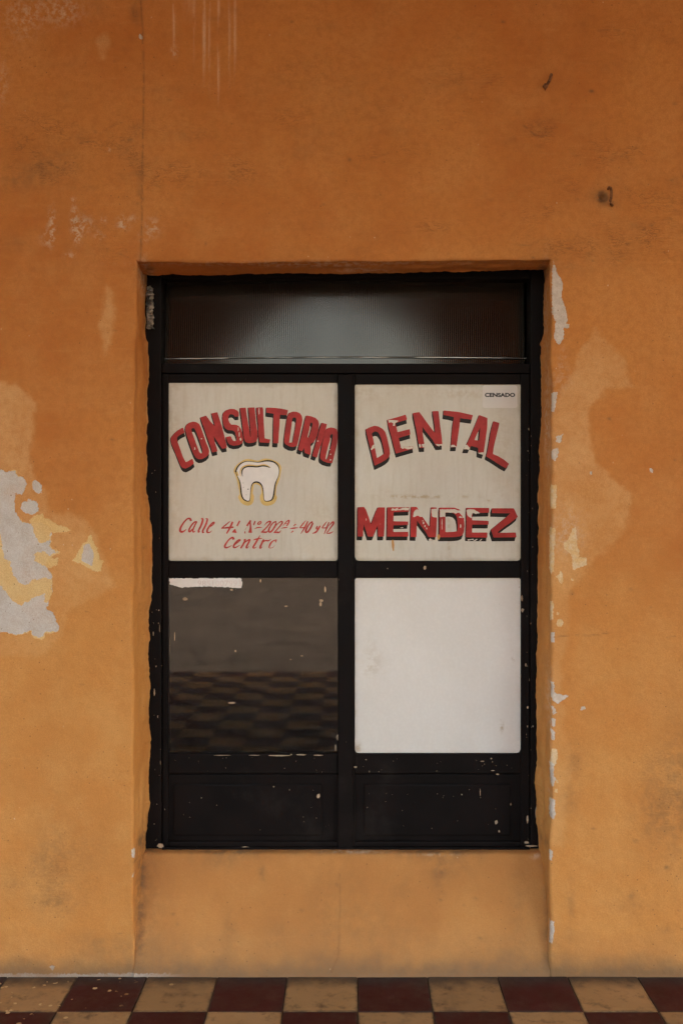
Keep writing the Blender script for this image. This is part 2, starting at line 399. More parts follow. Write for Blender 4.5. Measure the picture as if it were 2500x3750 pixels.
CHIPW = [
 [(2026,950),(2036,994),(2061,1036),(2054,1087),(2068,1124),(2078,1171),(2064,1199),(2064,1237),(2045,1265),(2029,1237),(2033,1176),(2020,1143),(2020,994)],
 [(2066,1186),(2082,1184),(2083,1200),(2070,1202)],
 [(2018,1438),(2040,1434),(2036,1470),(2028,1512),(2018,1505)],[(2018,1650),(2042,1638),(2042,1660),(2030,1692),(2018,1675)],[(2034,1600),(2062,1588),(2050,1622),(2035,1620)],
 [(2154,1730),(2164,1726),(2164,1740),(2155,1742)],[(2378,1716),(2390,1714),(2390,1730),(2380,1732)],
 [(2014,2495),(2028,2500),(2032,2540),(2060,2546),(2092,2546),(2062,2562),(2045,2578),(2030,2572),(2016,2552)],
 [(2018,2580),(2030,2590),(2038,2610),(2024,2618)],[(2018,2630),(2036,2633),(2028,2666),(2018,2652)],[(2016,2668),(2031,2680),(2029,2718),(2018,2704)],
 [(2124,2588),(2142,2586),(2144,2600),(2126,2602)],
 [(2012,2790),(2028,2795),(2026,2840),(2034,2850),(2024,2882),(2013,2874)],[(2012,2925),(2032,2928),(2029,2960),(2034,2980),(2026,3004),(2011,2990)],
 [(2012,3372),(2026,3374),(2028,3405),(2022,3458),(2011,3452)],[(2012,3112),(2023,3118),(2020,3152),(2011,3148)],
 [(482,3112),(491,3108),(494,3130),(490,3146),(482,3140)],[(483,3202),(492,3200),(493,3214),(484,3216)],
 [(506,132),(514,126),(522,134),(524,146),(514,146)],[(180,3536),(204,3536),(194,3556)],
 [(2016,2316),(2030,2318),(2029,2352),(2016,2354)],
]
CHIP = [
 [(2014,1775),(2037,1775),(2036,1820),(2033,1862),(2013,1864)],[(2012,1930),(2034,1935),(2031,2000),(2012,2002)],
 [(2095,1935),(2110,1930),(2112,2000),(2120,2015),(2122,2040),(2146,2042),(2147,2070),(2120,2078),(2097,2090),(2092,2030),(2070,2015),(2062,1990),(2080,1975)],
 [(2012,2000),(2029,2000),(2029,2050),(2026,2092),(2018,2104),(2011,2084)],[(2032,2112),(2050,2100),(2052,2083),(2059,2098),(2062,2128),(2052,2140),(2046,2122)],
 [(2040,2272),(2056,2266),(2062,2282),(2052,2298),(2036,2290)],[(2090,2118),(2100,2118),(2100,2128),(2090,2128)],[(2038,2240),(2046,2240),(2046,2252),(2038,2252)],
 [(2014,2200),(2026,2205),(2026,2268),(2014,2272)],[(2018,2742),(2039,2742),(2042,2775),(2032,2802),(2013,2804),(2016,2770)],
 [(2034,2855),(2042,2855),(2044,2868),(2036,2868)],[(2030,2890),(2042,2888),(2040,2902),(2030,2904)],
]
CRACKS = [
 ([(517,-200),(517,0),(524,130),(527,250),(525,470),(522,640),(519,850),(514,955)], 3.2, .9),
 ([(180,598),(198,608),(214,614)], 3.0, 1.0), ([(134,606),(150,602),(170,596),(182,598)], 2.6, .8), ([(292,526),(318,520),(340,518),(356,524)], 2.6, .8),
 ([(66,518),(78,534),(82,542)], 2.6, .7), ([(368,490),(392,478),(420,458),(450,448)], 2.4, .6), ([(360,914),(400,912),(440,930),(470,942)], 2.4, .6),
 ([(1916,458),(1940,478),(1960,496),(1985,500),(2005,492),(2020,480)], 3.0, .8), ([(2225,590),(2260,578),(2330,540)], 2.6, .5),
 ([(2190,108),(2230,104),(2270,106)], 3.0, .5), ([(1890,896),(1940,900),(1970,884)], 2.4, .6), ([(2030,2334),(2100,2326),(2160,2328),(2226,2318)], 2.4, .7), ([(2440,2334),(2470,2330)], 2.2, .5),
 ([(1243,3200),(1245,3330),(1242,3440),(1240,3500),(1226,3530),(1214,3560)], 2.8, .7),
 ([(314,2240),(330,2243)], 2.4, .8), ([(1310,570),(1370,578),(1420,560)], 3.0, .4),
]
GAUSS_DIRT_SHADE = [(495,50,13,24,1.1),(505,470,16,18,.6),(474,512,8,5,1.1),(507,634,13,6,1.1),(470,545,20,25,.35),(522,728,6,6,.9),(498,744,7,5,.7),(512,690,8,40,.5),(2204,720,15,13,2.0),(2190,725,30,22,.6),(2240,745,16,16,.6),
 (700,495,40,18,.4),(2170,955,3,2,1.6),(1650,300,70,40,.25),(2000,930,120,40,.22),(1280,340,180,120,.18),
 (190,3160,38,90,.55),(120,3170,14,28,.5),(200,3310,60,30,.55),(60,3230,30,30,.4),(330,3450,30,20,.4),(420,3470,60,22,.45),(300,3130,70,80,.25),
 (2105,2780,24,50,.5),(2085,2930,22,45,.5),(2470,2850,40,160,.55),(2420,3000,70,90,.35),(2380,2920,24,120,.3),(2310,3280,12,10,.8),(2440,3176,8,6,1.0),(2380,3176,6,8,.8),(2090,3300,10,60,.5),(2300,3320,60,18,.35),(2440,3400,20,12,.5),(2060,3460,40,50,.2),
 (1610,3200,20,60,.5),(960,3200,10,20,.8),(840,3400,18,40,.6),(560,3300,40,160,.4),(1640,3170,80,30,.4),(1300,3300,60,120,.22),(1400,3420,150,70,.25),(800,3160,60,20,.4),(1900,3330,30,120,.3),(700,3480,200,40,.3),(1850,3480,160,40,.35),(900,3130,140,16,.4),(1550,3130,140,16,.4),(1180,3350,40,120,.25),(1020,3420,30,60,.3),(1480,3250,30,30,.3),
 (515,3350,14,170,.9),(520,3150,20,60,.5),(2002,3380,10,150,.6),(530,990,14,26,1.2),(2000,975,12,18,.8),(1250,985,600,6,.3),(160,620,60,50,.3),(220,590,40,40,.25)]
for _ in range(70):
    GAUSS_DIRT_SHADE.append((random.uniform(-100, 2600), random.uniform(-100, 1000), random.uniform(14, 60), random.uniform(6, 22), random.uniform(.10, .34)))
for _ in range(90):
    GAUSS_DIRT_SHADE.append((random.uniform(-100, 2600), random.uniform(-100, 3500), random.uniform(3, 7), random.uniform(2, 5), random.uniform(.5, 1.3)))
GAUSS_DIRT_SHADE += [(1250,3560,500,14,.5),(700,3555,120,16,.6),(1650,3550,160,18,.7),(2200,3560,200,10,.7),(545,3110,30,10,1.2),(1990,3105,14,14,.8),(850,3121,115,6,.9),(1240,3122,115,6,.7),(1640,3121,115,6,.9)]
GAUSS_WHITE = [(190,822,9,40,1.1),(176,872,16,20,.8),(272,800,8,30,1.3),(285,845,12,26,1.0),(310,820,20,18,1.0),(282,868,8,14,1.2),(380,806,6,9,1.2),(446,808,10,12,1.2),(454,830,14,10,1.0),(485,800,12,8,.8),(560,832,16,20,1.1),(530,868,16,10,.7),(403,548,5,5,1.2),(270,732,6,6,1.1),(255,935,12,10,.8),(366,860,14,12,.6),
 (240,40,40,30,.7),(80,70,40,50,.5),(160,30,80,40,.4),(10,300,18,50,.5),(640,190,8,12,1.3),(2000,1120,9,120,.55),(2003,1500,8,110,.75),(2006,1640,6,70,.5),(2010,2580,8,90,.6),(2012,2900,6,40,.5),(524,1000,12,40,1.0),(1180,968,150,8,.9),(1330,990,60,5,1.5),(900,966,260,5,.5),(1560,962,220,5,.5),(2050,1400,30,30,.3),(2060,1330,12,40,.4),(2075,1950,40,60,.7),(1290,3120,70,4,1.2),(1960,3134,10,8,1.0),(1600,3130,60,3,1.0)]
GAUSS_FLAKE = [(1150,250,90,40,.7),(1030,430,80,30,.7),(1420,560,90,30,.8),(880,640,120,40,.7),(640,640,60,40,.7),(1700,290,120,40,.6),(60,470,60,50,.6),(1350,380,70,30,.6),(2300,110,90,24,.9),(1560,830,60,20,.8),(2380,700,120,60,.7),(185,560,80,70,1.0),(210,500,90,70,.6),(480,520,70,80,.6),(500,640,50,50,.7),(340,520,60,20,.7),(560,620,50,40,.6),(700,480,60,30,.8),(760,660,40,20,.6),(880,590,60,30,.5),(1980,485,60,40,.9),(2270,550,80,40,.9),(2200,570,60,30,.7),(1960,760,80,40,.9),(2180,900,140,50,1.1),(2400,860,80,60,1.0),(2080,690,60,40,.6),(1960,900,60,20,.6),(1560,840,50,20,.5),(100,650,120,60,.4),(360,840,80,60,.4),(440,930,60,20,.6),(1300,240,60,40,.3),(1800,330,80,60,.3),(200,3200,120,120,.4),(2440,2900,80,150,.5),(1250,3350,600,150,.12)]
def gsum(px, py, L):
    o = np.zeros(px.shape)
    for x, y, sx, sy, a in L:
        m = (abs(px - x) < 3.2 * sx) & (abs(py - y) < 3.2 * sy)
        if m.any(): o[m] += a * np.exp(-((px[m] - x) / sx) ** 2 * .5 - ((py[m] - y) / sy) ** 2 * .5)
    return o
def smax(px, py, polys, lim=40.0):
    o = np.full(px.shape, -lim)
    for p in polys: o = np.maximum(o, sdf_poly(px, py, p, lim))
    return o
def fields(px, py):
    f = {'grey': smax(px, py, GREY), 'yellow': np.minimum(smax(px, py, YELLOW), np.where(px > 250, -smax(px, py, GREY[1:2]), 40)), 'pale': smax(px, py, PALE, 60), 'chip': smax(px, py, CHIP, 20), 'chipw': smax(px, py, CHIPW, 20)}
    c = np.zeros(px.shape)
    for pts, w, a in CRACKS:
        c = np.maximum(c, a * np.exp(-(line_dist(px, py, pts) / w) ** 2))
    f['crack'] = c
    f['dirt_shade'] = gsum(px, py, GAUSS_DIRT_SHADE); f['white'] = gsum(px, py, GAUSS_WHITE); f['flake'] = np.clip(gsum(px, py, GAUSS_FLAKE), 0, 1.2)
    d = np.zeros(px.shape)
    for x, y1, w, a in ((637,220,4,1.2),(747,330,5,1.3),(800,400,4,1.2),(860,330,4,1.0),(766,380,4,.7),(710,260,5,.6),(690,120,20,.4),(560,60,30,.3),(840,360,4,.7)):
        d += a * np.exp(-((px - x) / w) ** 2) * np.clip((y1 - py) / 140, 0, 1)
    f['drip'] = np.clip(d, 0, 1.2)
    return f
def set_fields(me, px, py, dirt_shade=0.0):
    for k, v in fields(px, py).items():
        if k == 'drip': me.attributes.new('plinth_tone', 'FLOAT', 'POINT').data.foreach_set('value', np.full(px.size, dirt_shade, np.float32))
        a = me.attributes.new(k, 'FLOAT', 'POINT'); a.data.foreach_set('value', v.astype(np.float32).ravel())
def undul(px, py):
    u = VN1(px / 420 + 9, py / 420 + 5) * .011 + VN2(px / 150, py / 130 + 3) * .0045 + VN3(px / 52 + 7, py / 46) * .0018 + VN4(px / 17, py / 15) * .0007
    u += .022 * np.exp(-((px - 2203) / 13) ** 2 - ((py - 722) / 11) ** 2)                    # hole beside the hook
    u += .004 * np.exp(-((px - 496) / 13) ** 2 - ((py - 52) / 20) ** 2) + .004 * np.exp(-((px - 508) / 12) ** 2 - ((py - 634) / 6) ** 2)
    u += .0015 * (1 / (1 + np.exp(-(px - 519) / 2.0))) * (py < 960)                           # two plaster campaigns meet at the seam
    return u

def interp(pts):
    a = np.array(pts, float)
    return lambda v: np.interp(v, a[:, 0], a[:, 1])
eL0 = interp([(900,505),(957,504),(1300,494),(1600,487),(2500,491),(3100,488),(3600,492)])
eR0 = interp([(900,2014),(950,2014),(1500,2018),(2100,2017),(2900,2016),(3150,2013),(3600,2012)])
eH0 = interp([(400,958),(504,958),(900,960),(1300,957),(1700,953),(2014,950),(2100,950)])
iL0 = interp([(900,541),(1005,540),(1090,533),(1210,532),(1225,541),(1300,544),(1500,539),(1700,537),(1800,540),(1900,552),(2000,553),(2120,556),(2215,557),(2240,547),(2400,545),(2600,550),(2750,551),(2860,548),(3000,547),(3060,545),(3120,536),(3600,530)])
iR0 = interp([(900,1990),(990,1989),(1120,1990),(1195,1987),(1215,1980),(1225,1974),(1300,1977),(1450,1978),(1600,1974),(1800,1968),(2000,1966),(2300,1965),(2550,1963),(2700,1964),(2780,1960),(2830,1961),(2960,1958),(3060,1963),(3120,1975),(3600,1985)])
iH0 = interp([(400,1006),(560,1006),(900,1004),(1200,1000),(1260,1003),(1300,1002),(1500,998),(1800,991),(2000,987),(2100,987)])
DR = .175                     # how far the door sits back in the wall
RE = 11.0                     # rounded arris, photo px
def eL(y): return eL0(y) + VN1(np.asarray(y, float) / 130, np.asarray(y, float) * 0 + 3) * 7 + VN3(np.asarray(y, float) / 28, np.asarray(y, float) * 0 + 3) * 2.5
def eR(y): return eR0(y) + VN1(np.asarray(y, float) / 130, np.asarray(y, float) * 0 + 31) * 7 + VN3(np.asarray(y, float) / 28, np.asarray(y, float) * 0 + 13) * 3
def eH(x): return eH0(x) + VN1(np.asarray(x, float) / 130, np.asarray(x, float) * 0 + 51) * 6 + VN3(np.asarray(x, float) / 28, np.asarray(x, float) * 0 + 23) * 2.5
def iL(y): return iL0(y) + VN3(np.asarray(y, float) / 38, np.asarray(y, float) * 0 + 63) * 6 + VN4(np.asarray(y, float) / 11, np.asarray(y, float) * 0 + 63) * 3
def iR(y): return iR0(y) + VN3(np.asarray(y, float) / 38, np.asarray(y, float) * 0 + 73) * 6 + VN4(np.asarray(y, float) / 11, np.asarray(y, float) * 0 + 73) * 3
def iH(x): return iH0(x) + VN3(np.asarray(x, float) / 60, np.asarray(x, float) * 0 + 83) * 5 + VN4(np.asarray(x, float) / 13, np.asarray(x, float) * 0 + 83) * 3

def grid_mesh(name, X, Y, Z, keep, PXX, PYY, parent=None, m=M_PLASTER, dirt_shade=0.0):
    """X,Y,Z arrays (rows, cols); keep (rows-1, cols-1) faces"""
    r, c = X.shape
    me = bpy.data.meshes.new(name)
    co_ = np.stack([X.ravel(), Y.ravel(), Z.ravel()], 1)
    idx = np.arange(r * c).reshape(r, c)
    q = np.stack([idx[:-1, :-1], idx[1:, :-1], idx[1:, 1:], idx[:-1, 1:]], -1)[keep]
    used = np.zeros(r * c, bool); used[q.ravel()] = True
    remap = np.cumsum(used) - 1
    q = remap[q]; co_ = co_[used]
    me.vertices.add(len(co_)); me.vertices.foreach_set('co', co_.astype(np.float32).ravel())
    me.loops.add(q.size); me.loops.foreach_set('vertex_index', q.astype(np.int32).ravel())
    me.polygons.add(len(q)); me.polygons.foreach_set('loop_start', (np.arange(len(q)) * 4).astype(np.int32))
    me.polygons.foreach_set('use_smooth', np.ones(len(q), bool))
    me.update(calc_edges=True); me.validate()
    me.materials.append(m)
    if PXX is not None: set_fields(me, PXX.ravel()[used], PYY.ravel()[used], dirt_shade)
    return link(bpy.data.objects.new(name, me), parent)

# ------------------------------------------------------------------ the wall
def build_wall():
    cl = np.concatenate([np.arange(-9000, -200, 220), np.arange(-150, 400, 5.0), np.linspace(400, 480, 18)])
    cm = np.linspace(480, 2030, 312)[1:-1]
    cr_ = np.concatenate([np.linspace(2030, 2110, 18), np.arange(2115, 2655, 5.0), np.arange(2700, 11600, 220)])
    cols = np.concatenate([cl, cm, cr_]); nl = len(cl) - 1; nr = len(cl) + len(cm)
    rt = np.concatenate([np.arange(-1750, -160, 120), np.arange(-150, 860, 5.0), np.linspace(860, 940, 18)])
    rb = np.arange(945, 3591, 5.0)
    rows = np.concatenate([rt, rb]); nh = len(rt) - 1
    U, V = np.meshgrid(cols, rows)
    PXX = U.copy(); PYY = V.copy()
    L = eL(V) - RE; Rr = eR(V) + RE
    k = (U > 400) & (U <= 480); PXX[k] = 400 + (U[k] - 400) / 80 * (L[k] - 400)
    k = (U > 480) & (U < 2030); PXX[k] = L[k] + (U[k] - 480) / 1550 * (Rr[k] - L[k])
    k = (U >= 2030) & (U <= 2110); PXX[k] = 2110 - (2110 - U[k]) / 80 * (2110 - Rr[k])
    H = eH(np.clip(PXX, 480, 2040)) - RE
    k = (V > 860) & (V <= 940); PYY[k] = 860 + (V[k] - 860) / 80 * (H[k] - 860)
    k = (V > 940) & (V < 1040); PYY[k] = H[k] + (V[k] - 940) / 100 * (1040 - H[k])
    keep = np.ones((len(rows) - 1, len(cols) - 1), bool)
    keep[nh:, nl:nr] = False
    d = undul(PXX, PYY) - .0
    X = (PXX - CX) / S; Z = ZC - (PYY - CY) / S
    Z[-1, :] = -.02
    o = grid_mesh('building_wall', X, d, Z, keep, PXX, PYY)
    tag(o, 'weathered orange ochre plastered wall with peeling patches around the doorway', 'wall', kind='thing')
    return o
WALL = build_wall()

def profile_u(edge, inner, n=22, DR=DR):
    """columns across a reveal: rounded arris then a slightly hollow cheek; returns (px, depth) arrays of shape (len(edge), n)"""
    r = RE / S
    a = np.linspace(0, math.pi / 2, 7)
    s = np.sign(inner - edge)[:, None]
    x_arc = edge[:, None] - s * RE + s * RE * np.sin(a)[None]
    d_arc = np.repeat((r * (1 - np.cos(a)))[None], len(edge), 0)
    t_ = np.linspace(0, 1, n - 6)[1:][None]
    dd = r + (DR - r) * t_
    xi = edge[:, None] + (inner - edge)[:, None] * t_
    return np.concatenate([x_arc, xi], 1), np.concatenate([d_arc, np.repeat(dd, len(edge), 0)], 1), np.concatenate([np.zeros((1, 7)), t_], 1)
def jamb(edge_f, inner_f, flip):
    y = np.arange(948, 3592, 5.0)
    # from the arris to the inner edge, in photo px at each depth
    px, d, t_ = profile_u(edge_f(y), inner_f(y))
    PYY = np.repeat(y[:, None], px.shape[1], 1)
    k = (1 + d / D)
    fade = np.clip(1 - d / .03, 0, 1)
    dd = d + undul(px, PYY) * fade
    wob = VN2(PYY / 90, d * 40 + 4) * .006 * np.clip(d / .03, 0, 1)
    # perspective-free: the arris stays in the wall plane; inner edge placed at its own depth
    arc = d <= RE / S + 1e-9
    X = np.where(arc, (px - CX) / S, (px - CX) / S * (1 + d / D)) + wob
    Z = ZC - (PYY - CY) / S
    if flip: X, dd, Z, px, PYY = [q[:, ::-1] for q in (X, dd, Z, px, PYY)]
    o = grid_mesh('jamb', X, dd, Z, np.ones((X.shape[0] - 1, X.shape[1] - 1), bool), px, PYY, WALL)
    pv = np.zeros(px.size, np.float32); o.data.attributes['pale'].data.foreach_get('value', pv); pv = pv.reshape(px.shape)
    c_ = slice(0, 2) if flip else slice(-2, None)  # paint ridge at the inner edge, its lit lip put in as colour
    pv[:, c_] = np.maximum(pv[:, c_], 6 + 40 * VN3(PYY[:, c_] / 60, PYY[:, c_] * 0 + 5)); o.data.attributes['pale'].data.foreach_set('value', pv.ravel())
    return o
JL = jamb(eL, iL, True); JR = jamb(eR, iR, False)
def lintel():
    x = np.arange(492, 2030, 5.0)
    py, d, t_ = profile_u(eH(x), iH(x), DR=.115)
    PXX = np.repeat(x[:, None], py.shape[1], 1)
    dd = d + undul(PXX, py) * np.clip(1 - d / .03, 0, 1)
    wob = VN2(PXX / 90, d * 40 + 24) * .006 * np.clip(d / .03, 0, 1)
    arc = d <= RE / S + 1e-9
    Z = ZC - np.where(arc, (py - CY) / S, (py - CY) / S * (1 + d / D)) + wob
    X = (PXX - CX) / S
    return grid_mesh('lintel', X, dd, Z, np.ones((X.shape[0] - 1, X.shape[1] - 1), bool), PXX, py, WALL)
lintel()
def plinth():
    y = np.concatenate([np.linspace(3117, 3135, 6), np.arange(3140, 3592, 5.0)]); u = np.linspace(0, 1, 306)
    U, V = np.meshgrid(u, y)
    f = np.clip((V - 3117) / (3578 - 3117), 0, 1)
    d = .150 * (1 - f) ** 1.05 - .004 * f + undul(490 + U * 1520, V + 400) * .7
    d = d + .014 * np.clip(1 - (V - 3117) / 16, 0, 1) ** 2
    lx = eL(V) + 2 + (iL(V) - eL(V)) * np.clip(d / DR, 0, 1) - 8; rx = eR(V) - 2 + (iR(V) - eR(V)) * np.clip(d / DR, 0, 1) + 8
    lx = np.where(d < .012, eL(V) - 2, lx); rx = np.where(d < .012, eR(V) + 2, rx)
    PXX = lx + U * (rx - lx)
    X = (PXX - CX) / S * (1 + d / D); Z = ZC - (V - CY) / S * (1 + d / D)
    # ledge running back under the door
    X = np.vstack([X[:1], X]); Z = np.vstack([Z[:1] + .001, Z]); d2 = np.vstack([d[:1] * 0 + .26, d])
    PX2 = np.vstack([PXX[:1], PXX]); PY2 = np.vstack([V[:1] - 12, V])
    return grid_mesh('plinth', X, d2, Z, np.ones((X.shape[0] - 1, X.shape[1] - 1), bool), PX2, PY2, WALL, dirt_shade=1.0)
plinth()

# ------------------------------------------------------------------ floor of two-tone cement tiles
ROWS, COLS = 22, 66
fl = box('floor', (-12.9, -ROWS * TP, -.12), (12.9, .25, -.006), M_GROUT)
tag(fl, kind='structure')
def tile_mesh(name, m):
    bm = bmesh.new(); g = .0012
    bm_box(bm, (g, g, -.018), (TP - g, TP - g, 0), .0016, 1)
    me = bpy.data.meshes.new(name); bm.to_mesh(me); bm.free(); me.materials.append(m); return me
TM = [tile_mesh('tile_red', M_TILE_R), tile_mesh('tile_cream', M_TILE_C)]
far = bmesh.new(); far_r = []; far_c = []
for r in range(ROWS):
    for c in range(-COLS // 2, COLS // 2):
        odd = (r + c) % 2            # 0: red
        if r < 11 and -13 <= c < 13:
            o = bpy.data.objects.new('tile', TM[odd]); link(o, fl)
            o.location = (TX0 + c * TP, -(r + 1) * TP, random.uniform(-.0011, .0006))
            o.rotation_euler = (random.uniform(-.0015, .0015), random.uniform(-.0015, .0015), 0)
        elif -8.4 < TX0 + c * TP < 8.1:
            (far_c if odd else far_r).append((TX0 + c * TP, -(r + 1) * TP))
for lst, m in ((far_r, M_TILE_R), (far_c, M_TILE_C)):
    v = []; f = []
    for x, y in lst:
        i = len(v); v += [(x + .0012, y + .0012, -.0005), (x + TP - .0012, y + .0012, -.0005), (x + TP - .0012, y + TP - .0012, -.0005), (x + .0012, y + TP - .0012, -.0005)]
        f.append((i, i + 1, i + 2, i + 3))
    tag(mesh_obj('tile_field', v, f, m, fl), kind='stuff')

# ------------------------------------------------------------------ arcade, street and the house across it (seen only in reflections)
YA = -ROWS * TP                                   # outer edge of the arcade floor
ground = mesh_obj('ground', [(-300, -300, -.17), (300, -300, -.17), (300, 60, -.17), (-300, 60, -.17)], [(0, 1, 2, 3)], M_STREET)
tag(ground, kind='structure')
tag(box('ceiling', (-12.9, YA - .1, 5.01), (12.9, 6.5, 5.3), M_CEIL), kind='structure')
def arcade():
    bm = bmesh.new()
    per, rad, spring, top = 5.1, 2.25, 2.35, 5.02
    y0, y1 = YA - .05, YA + .5
    prof = []
    n = 28
    def quad(a, b, c, d_): bm.faces.new([bm.verts.new(q) for q in (a, b, c, d_)])
    for k in range(-2, 3):
        cx = -.1 + k * per
        xl, xr = cx - per / 2, cx + per / 2
        pts = [(cx - rad, -.1), (cx - rad, spring)] + [(cx - rad * math.cos(math.pi * i / n), spring + rad * math.sin(math.pi * i / n)) for i in range(1, n)] + [(cx + rad, spring), (cx + rad, -.1)]
        for yy in (y0, y1):
            quad((xl, yy, -.1), (cx - rad, yy, -.1), (cx - rad, yy, spring), (xl, yy, spring))
            quad((cx + rad, yy, -.1), (xr, yy, -.1), (xr, yy, spring), (cx + rad, yy, spring))
            a = pts[1:-1]
            for i in range(len(a) - 1):
                xa = xl if i == 0 else a[i][0]; xb = xr if i == len(a) - 2 else a[i + 1][0]
                quad((a[i][0], yy, a[i][1]), (a[i + 1][0], yy, a[i + 1][1]), (a[i + 1][0], yy, top), (a[i][0], yy, top))
            quad((xl, yy, spring), (a[0][0], yy, spring), (a[0][0], yy, top), (xl, yy, top))
            quad((a[-1][0], yy, spring), (xr, yy, spring), (xr, yy, top), (a[-1][0], yy, top))
        for i in range(len(pts) - 1):
            quad((pts[i][0], y0, pts[i][1]), (pts[i][0], y1, pts[i][1]), (pts[i + 1][0], y1, pts[i + 1][1]), (pts[i + 1][0], y0, pts[i + 1][1]))
    return bm_obj('arcade_arches', bm, M_ARCADE)
tag(arcade(), kind='structure')
tag(box('upper_storey', (-12.9, YA - .06, 5.302), (12.9, 6.5, 7.2), M_ARCADE), kind='structure')
hs = empty('house', (0, -24, -.17))
tag(hs, 'pale plastered house across the street, mirrored in the door glass', 'house')
def hpart(name, lo, hi, m):
    o = box(name, lo, hi, m, hs); at_origin_of(o, hs); return o
hpart('wall', (-16, -30, -.17), (16, -24, 6.4), M_HOUSE)
for x in (-11.5, -7, -2.3, 2.4, 7, 11.5):
    hpart('door', (x - .75, -24.01, -.17), (x + .75, -23.93, 2.9), M_SHUT)
hpart('cornice', (-16.2, -24.0, 5.9), (16.2, -23.7, 6.15), M_HOUSE)

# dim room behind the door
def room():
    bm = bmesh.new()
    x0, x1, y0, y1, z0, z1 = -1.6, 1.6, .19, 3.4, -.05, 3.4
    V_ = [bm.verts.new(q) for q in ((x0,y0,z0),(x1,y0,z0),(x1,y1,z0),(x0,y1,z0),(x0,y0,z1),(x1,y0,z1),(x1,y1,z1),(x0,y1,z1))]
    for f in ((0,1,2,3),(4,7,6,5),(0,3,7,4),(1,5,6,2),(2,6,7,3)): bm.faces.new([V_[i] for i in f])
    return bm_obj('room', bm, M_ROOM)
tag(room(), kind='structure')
def core():  # unseen solid boxes added to keep sun from leaking in behind the wall
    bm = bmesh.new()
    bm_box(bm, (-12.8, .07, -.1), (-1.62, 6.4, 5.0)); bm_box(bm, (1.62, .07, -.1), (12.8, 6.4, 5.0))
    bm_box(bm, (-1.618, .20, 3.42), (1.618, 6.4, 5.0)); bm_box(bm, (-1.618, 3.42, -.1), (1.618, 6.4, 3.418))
    return bm_obj('sun_block_core', bm, M_ROOM)
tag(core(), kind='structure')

# ------------------------------------------------------------------ the door
DF = .19                                       # front plane of the door frame
base = P(1262, 3108, DF)
DOOR = empty('double_door', base)
tag(DOOR, 'black painted double door with four panes and red hand lettering', 'door', kind='thing')
def dp(name, x0, y0, x1, y1, d, th, m=M_DOOR, bevel=.004):
    o = box_px(name, x0, y0, x1, y1, d, th, m, DOOR, bevel); at_origin_of(o, DOOR); return o
dp('frame_post', 470, 960, 591, 3109, DF - .006, .09)
dp('frame_post', 1941, 960, 2060, 3109, DF - .006, .09)
dp('frame_head', 593, 930, 1939, 1020, DF + .01, .08)
dp('transom_rail', 593, 1331, 1939, 1366, DF - .002, .07)
# two leaves
for xa, xb, xm0, xm1 in ((595, 1260, 617, 1236), (1266, 1938, 1299, 1906)):
    dp('stile', xa, 1369, xm0, 3103, DF + .004, .045)
    dp('stile', xm1, 1369, xb, 3103, DF + .004, .045)
    dp('rail', xm0, 1369, xm1, 1401 if xa < 1000 else 1407, DF + .004, .045)
    dp('rail', xm0, 2054, xm1, 2117, DF + .004, .045)
    dp('rail', xm0, 2759, xm1, 2834, DF + .004, .045)
    dp('rail', xm0, 3082, xm1, 3103, DF + .004, .045)
    dp('bottom_panel', xm0 - 3, 2836, xm1 + 3, 3080, DF + .017, .02, bevel=.002)
    fx0, fx1 = (634, 1180) if xa < 1000 else (1332, 1870)
    dp('panel_field', fx0, 2872, fx1, 3062, DF + .010, .012, bevel=.006)
dp('astragal', 1238, 1372, 1290, 3106, DF - .006, .012, bevel=.004)
dp('threshold_strip', 593, 3104, 1939, 3113, DF - .012, .06, bevel=.002)

# panes
def pane(x0, y0, x1, y1, d, m, stains=(), th=.004, tilt=0.0):
    """a sheet with softly rounded, slightly wavering outline; front grid carries wear"""
    n = 60
    u = np.linspace(0, 1, n + 1); U, V = np.meshgrid(u, u)
    PXX = x0 + U * (x1 - x0); PYY = y0 + V * (y1 - y0)
    ed = np.minimum(np.minimum(PXX - x0, x1 - PXX), np.minimum(PYY - y0, y1 - PYY)) / S
    k = (1 + d / D) / S
    st = gsum(PXX, PYY, stains)
    X = (PXX - CX) * k; Z = ZC - (PYY - CY) * k
    Yf = np.full_like(X, d) + tilt * (V - .5) * (y1 - y0) / S
    verts = np.concatenate([np.stack([X.ravel(), Yf.ravel(), Z.ravel()], 1), np.stack([X.ravel(), Yf.ravel() + th, Z.ravel()], 1)])
    N = (n + 1) ** 2; idx = np.arange(N).reshape(n + 1, n + 1); f = []
    for r in range(n):
        for c in range(n):
            a, b, e, g = idx[r, c], idx[r + 1, c], idx[r + 1, c + 1], idx[r, c + 1]
            f.append((a, b, e, g)); f.append((a + N, g + N, e + N, b + N))
    bd = list(idx[:, 0]) + list(idx[-1, 1:]) + list(idx[-2::-1, -1]) + list(idx[0, -2:0:-1])
    for i in range(len(bd)):
        a, b = bd[i], bd[(i + 1) % len(bd)]; f.append((a, a + N, b + N, b))
    f = [tuple(int(q) for q in w) for w in f]
    o = mesh_obj('glass_pane', verts.tolist(), f, m, DOOR); at_origin_of(o, DOOR)
    for nm, v in (('edge', ed), ('stain', st)):
        a = o.data.attributes.new(nm, 'FLOAT', 'POINT'); a.data.foreach_set('value', np.concatenate([v.ravel(), v.ravel()]).astype(np.float32))
    return o
DP = DF + .012
TL = pane(614, 1397, 1240, 2056, DP, M_CREAM, [(640,1420,10,10,.5),(1180,1880,60,30,.25),(640,1600,14,90,.5),(640,1890,14,60,.4)])
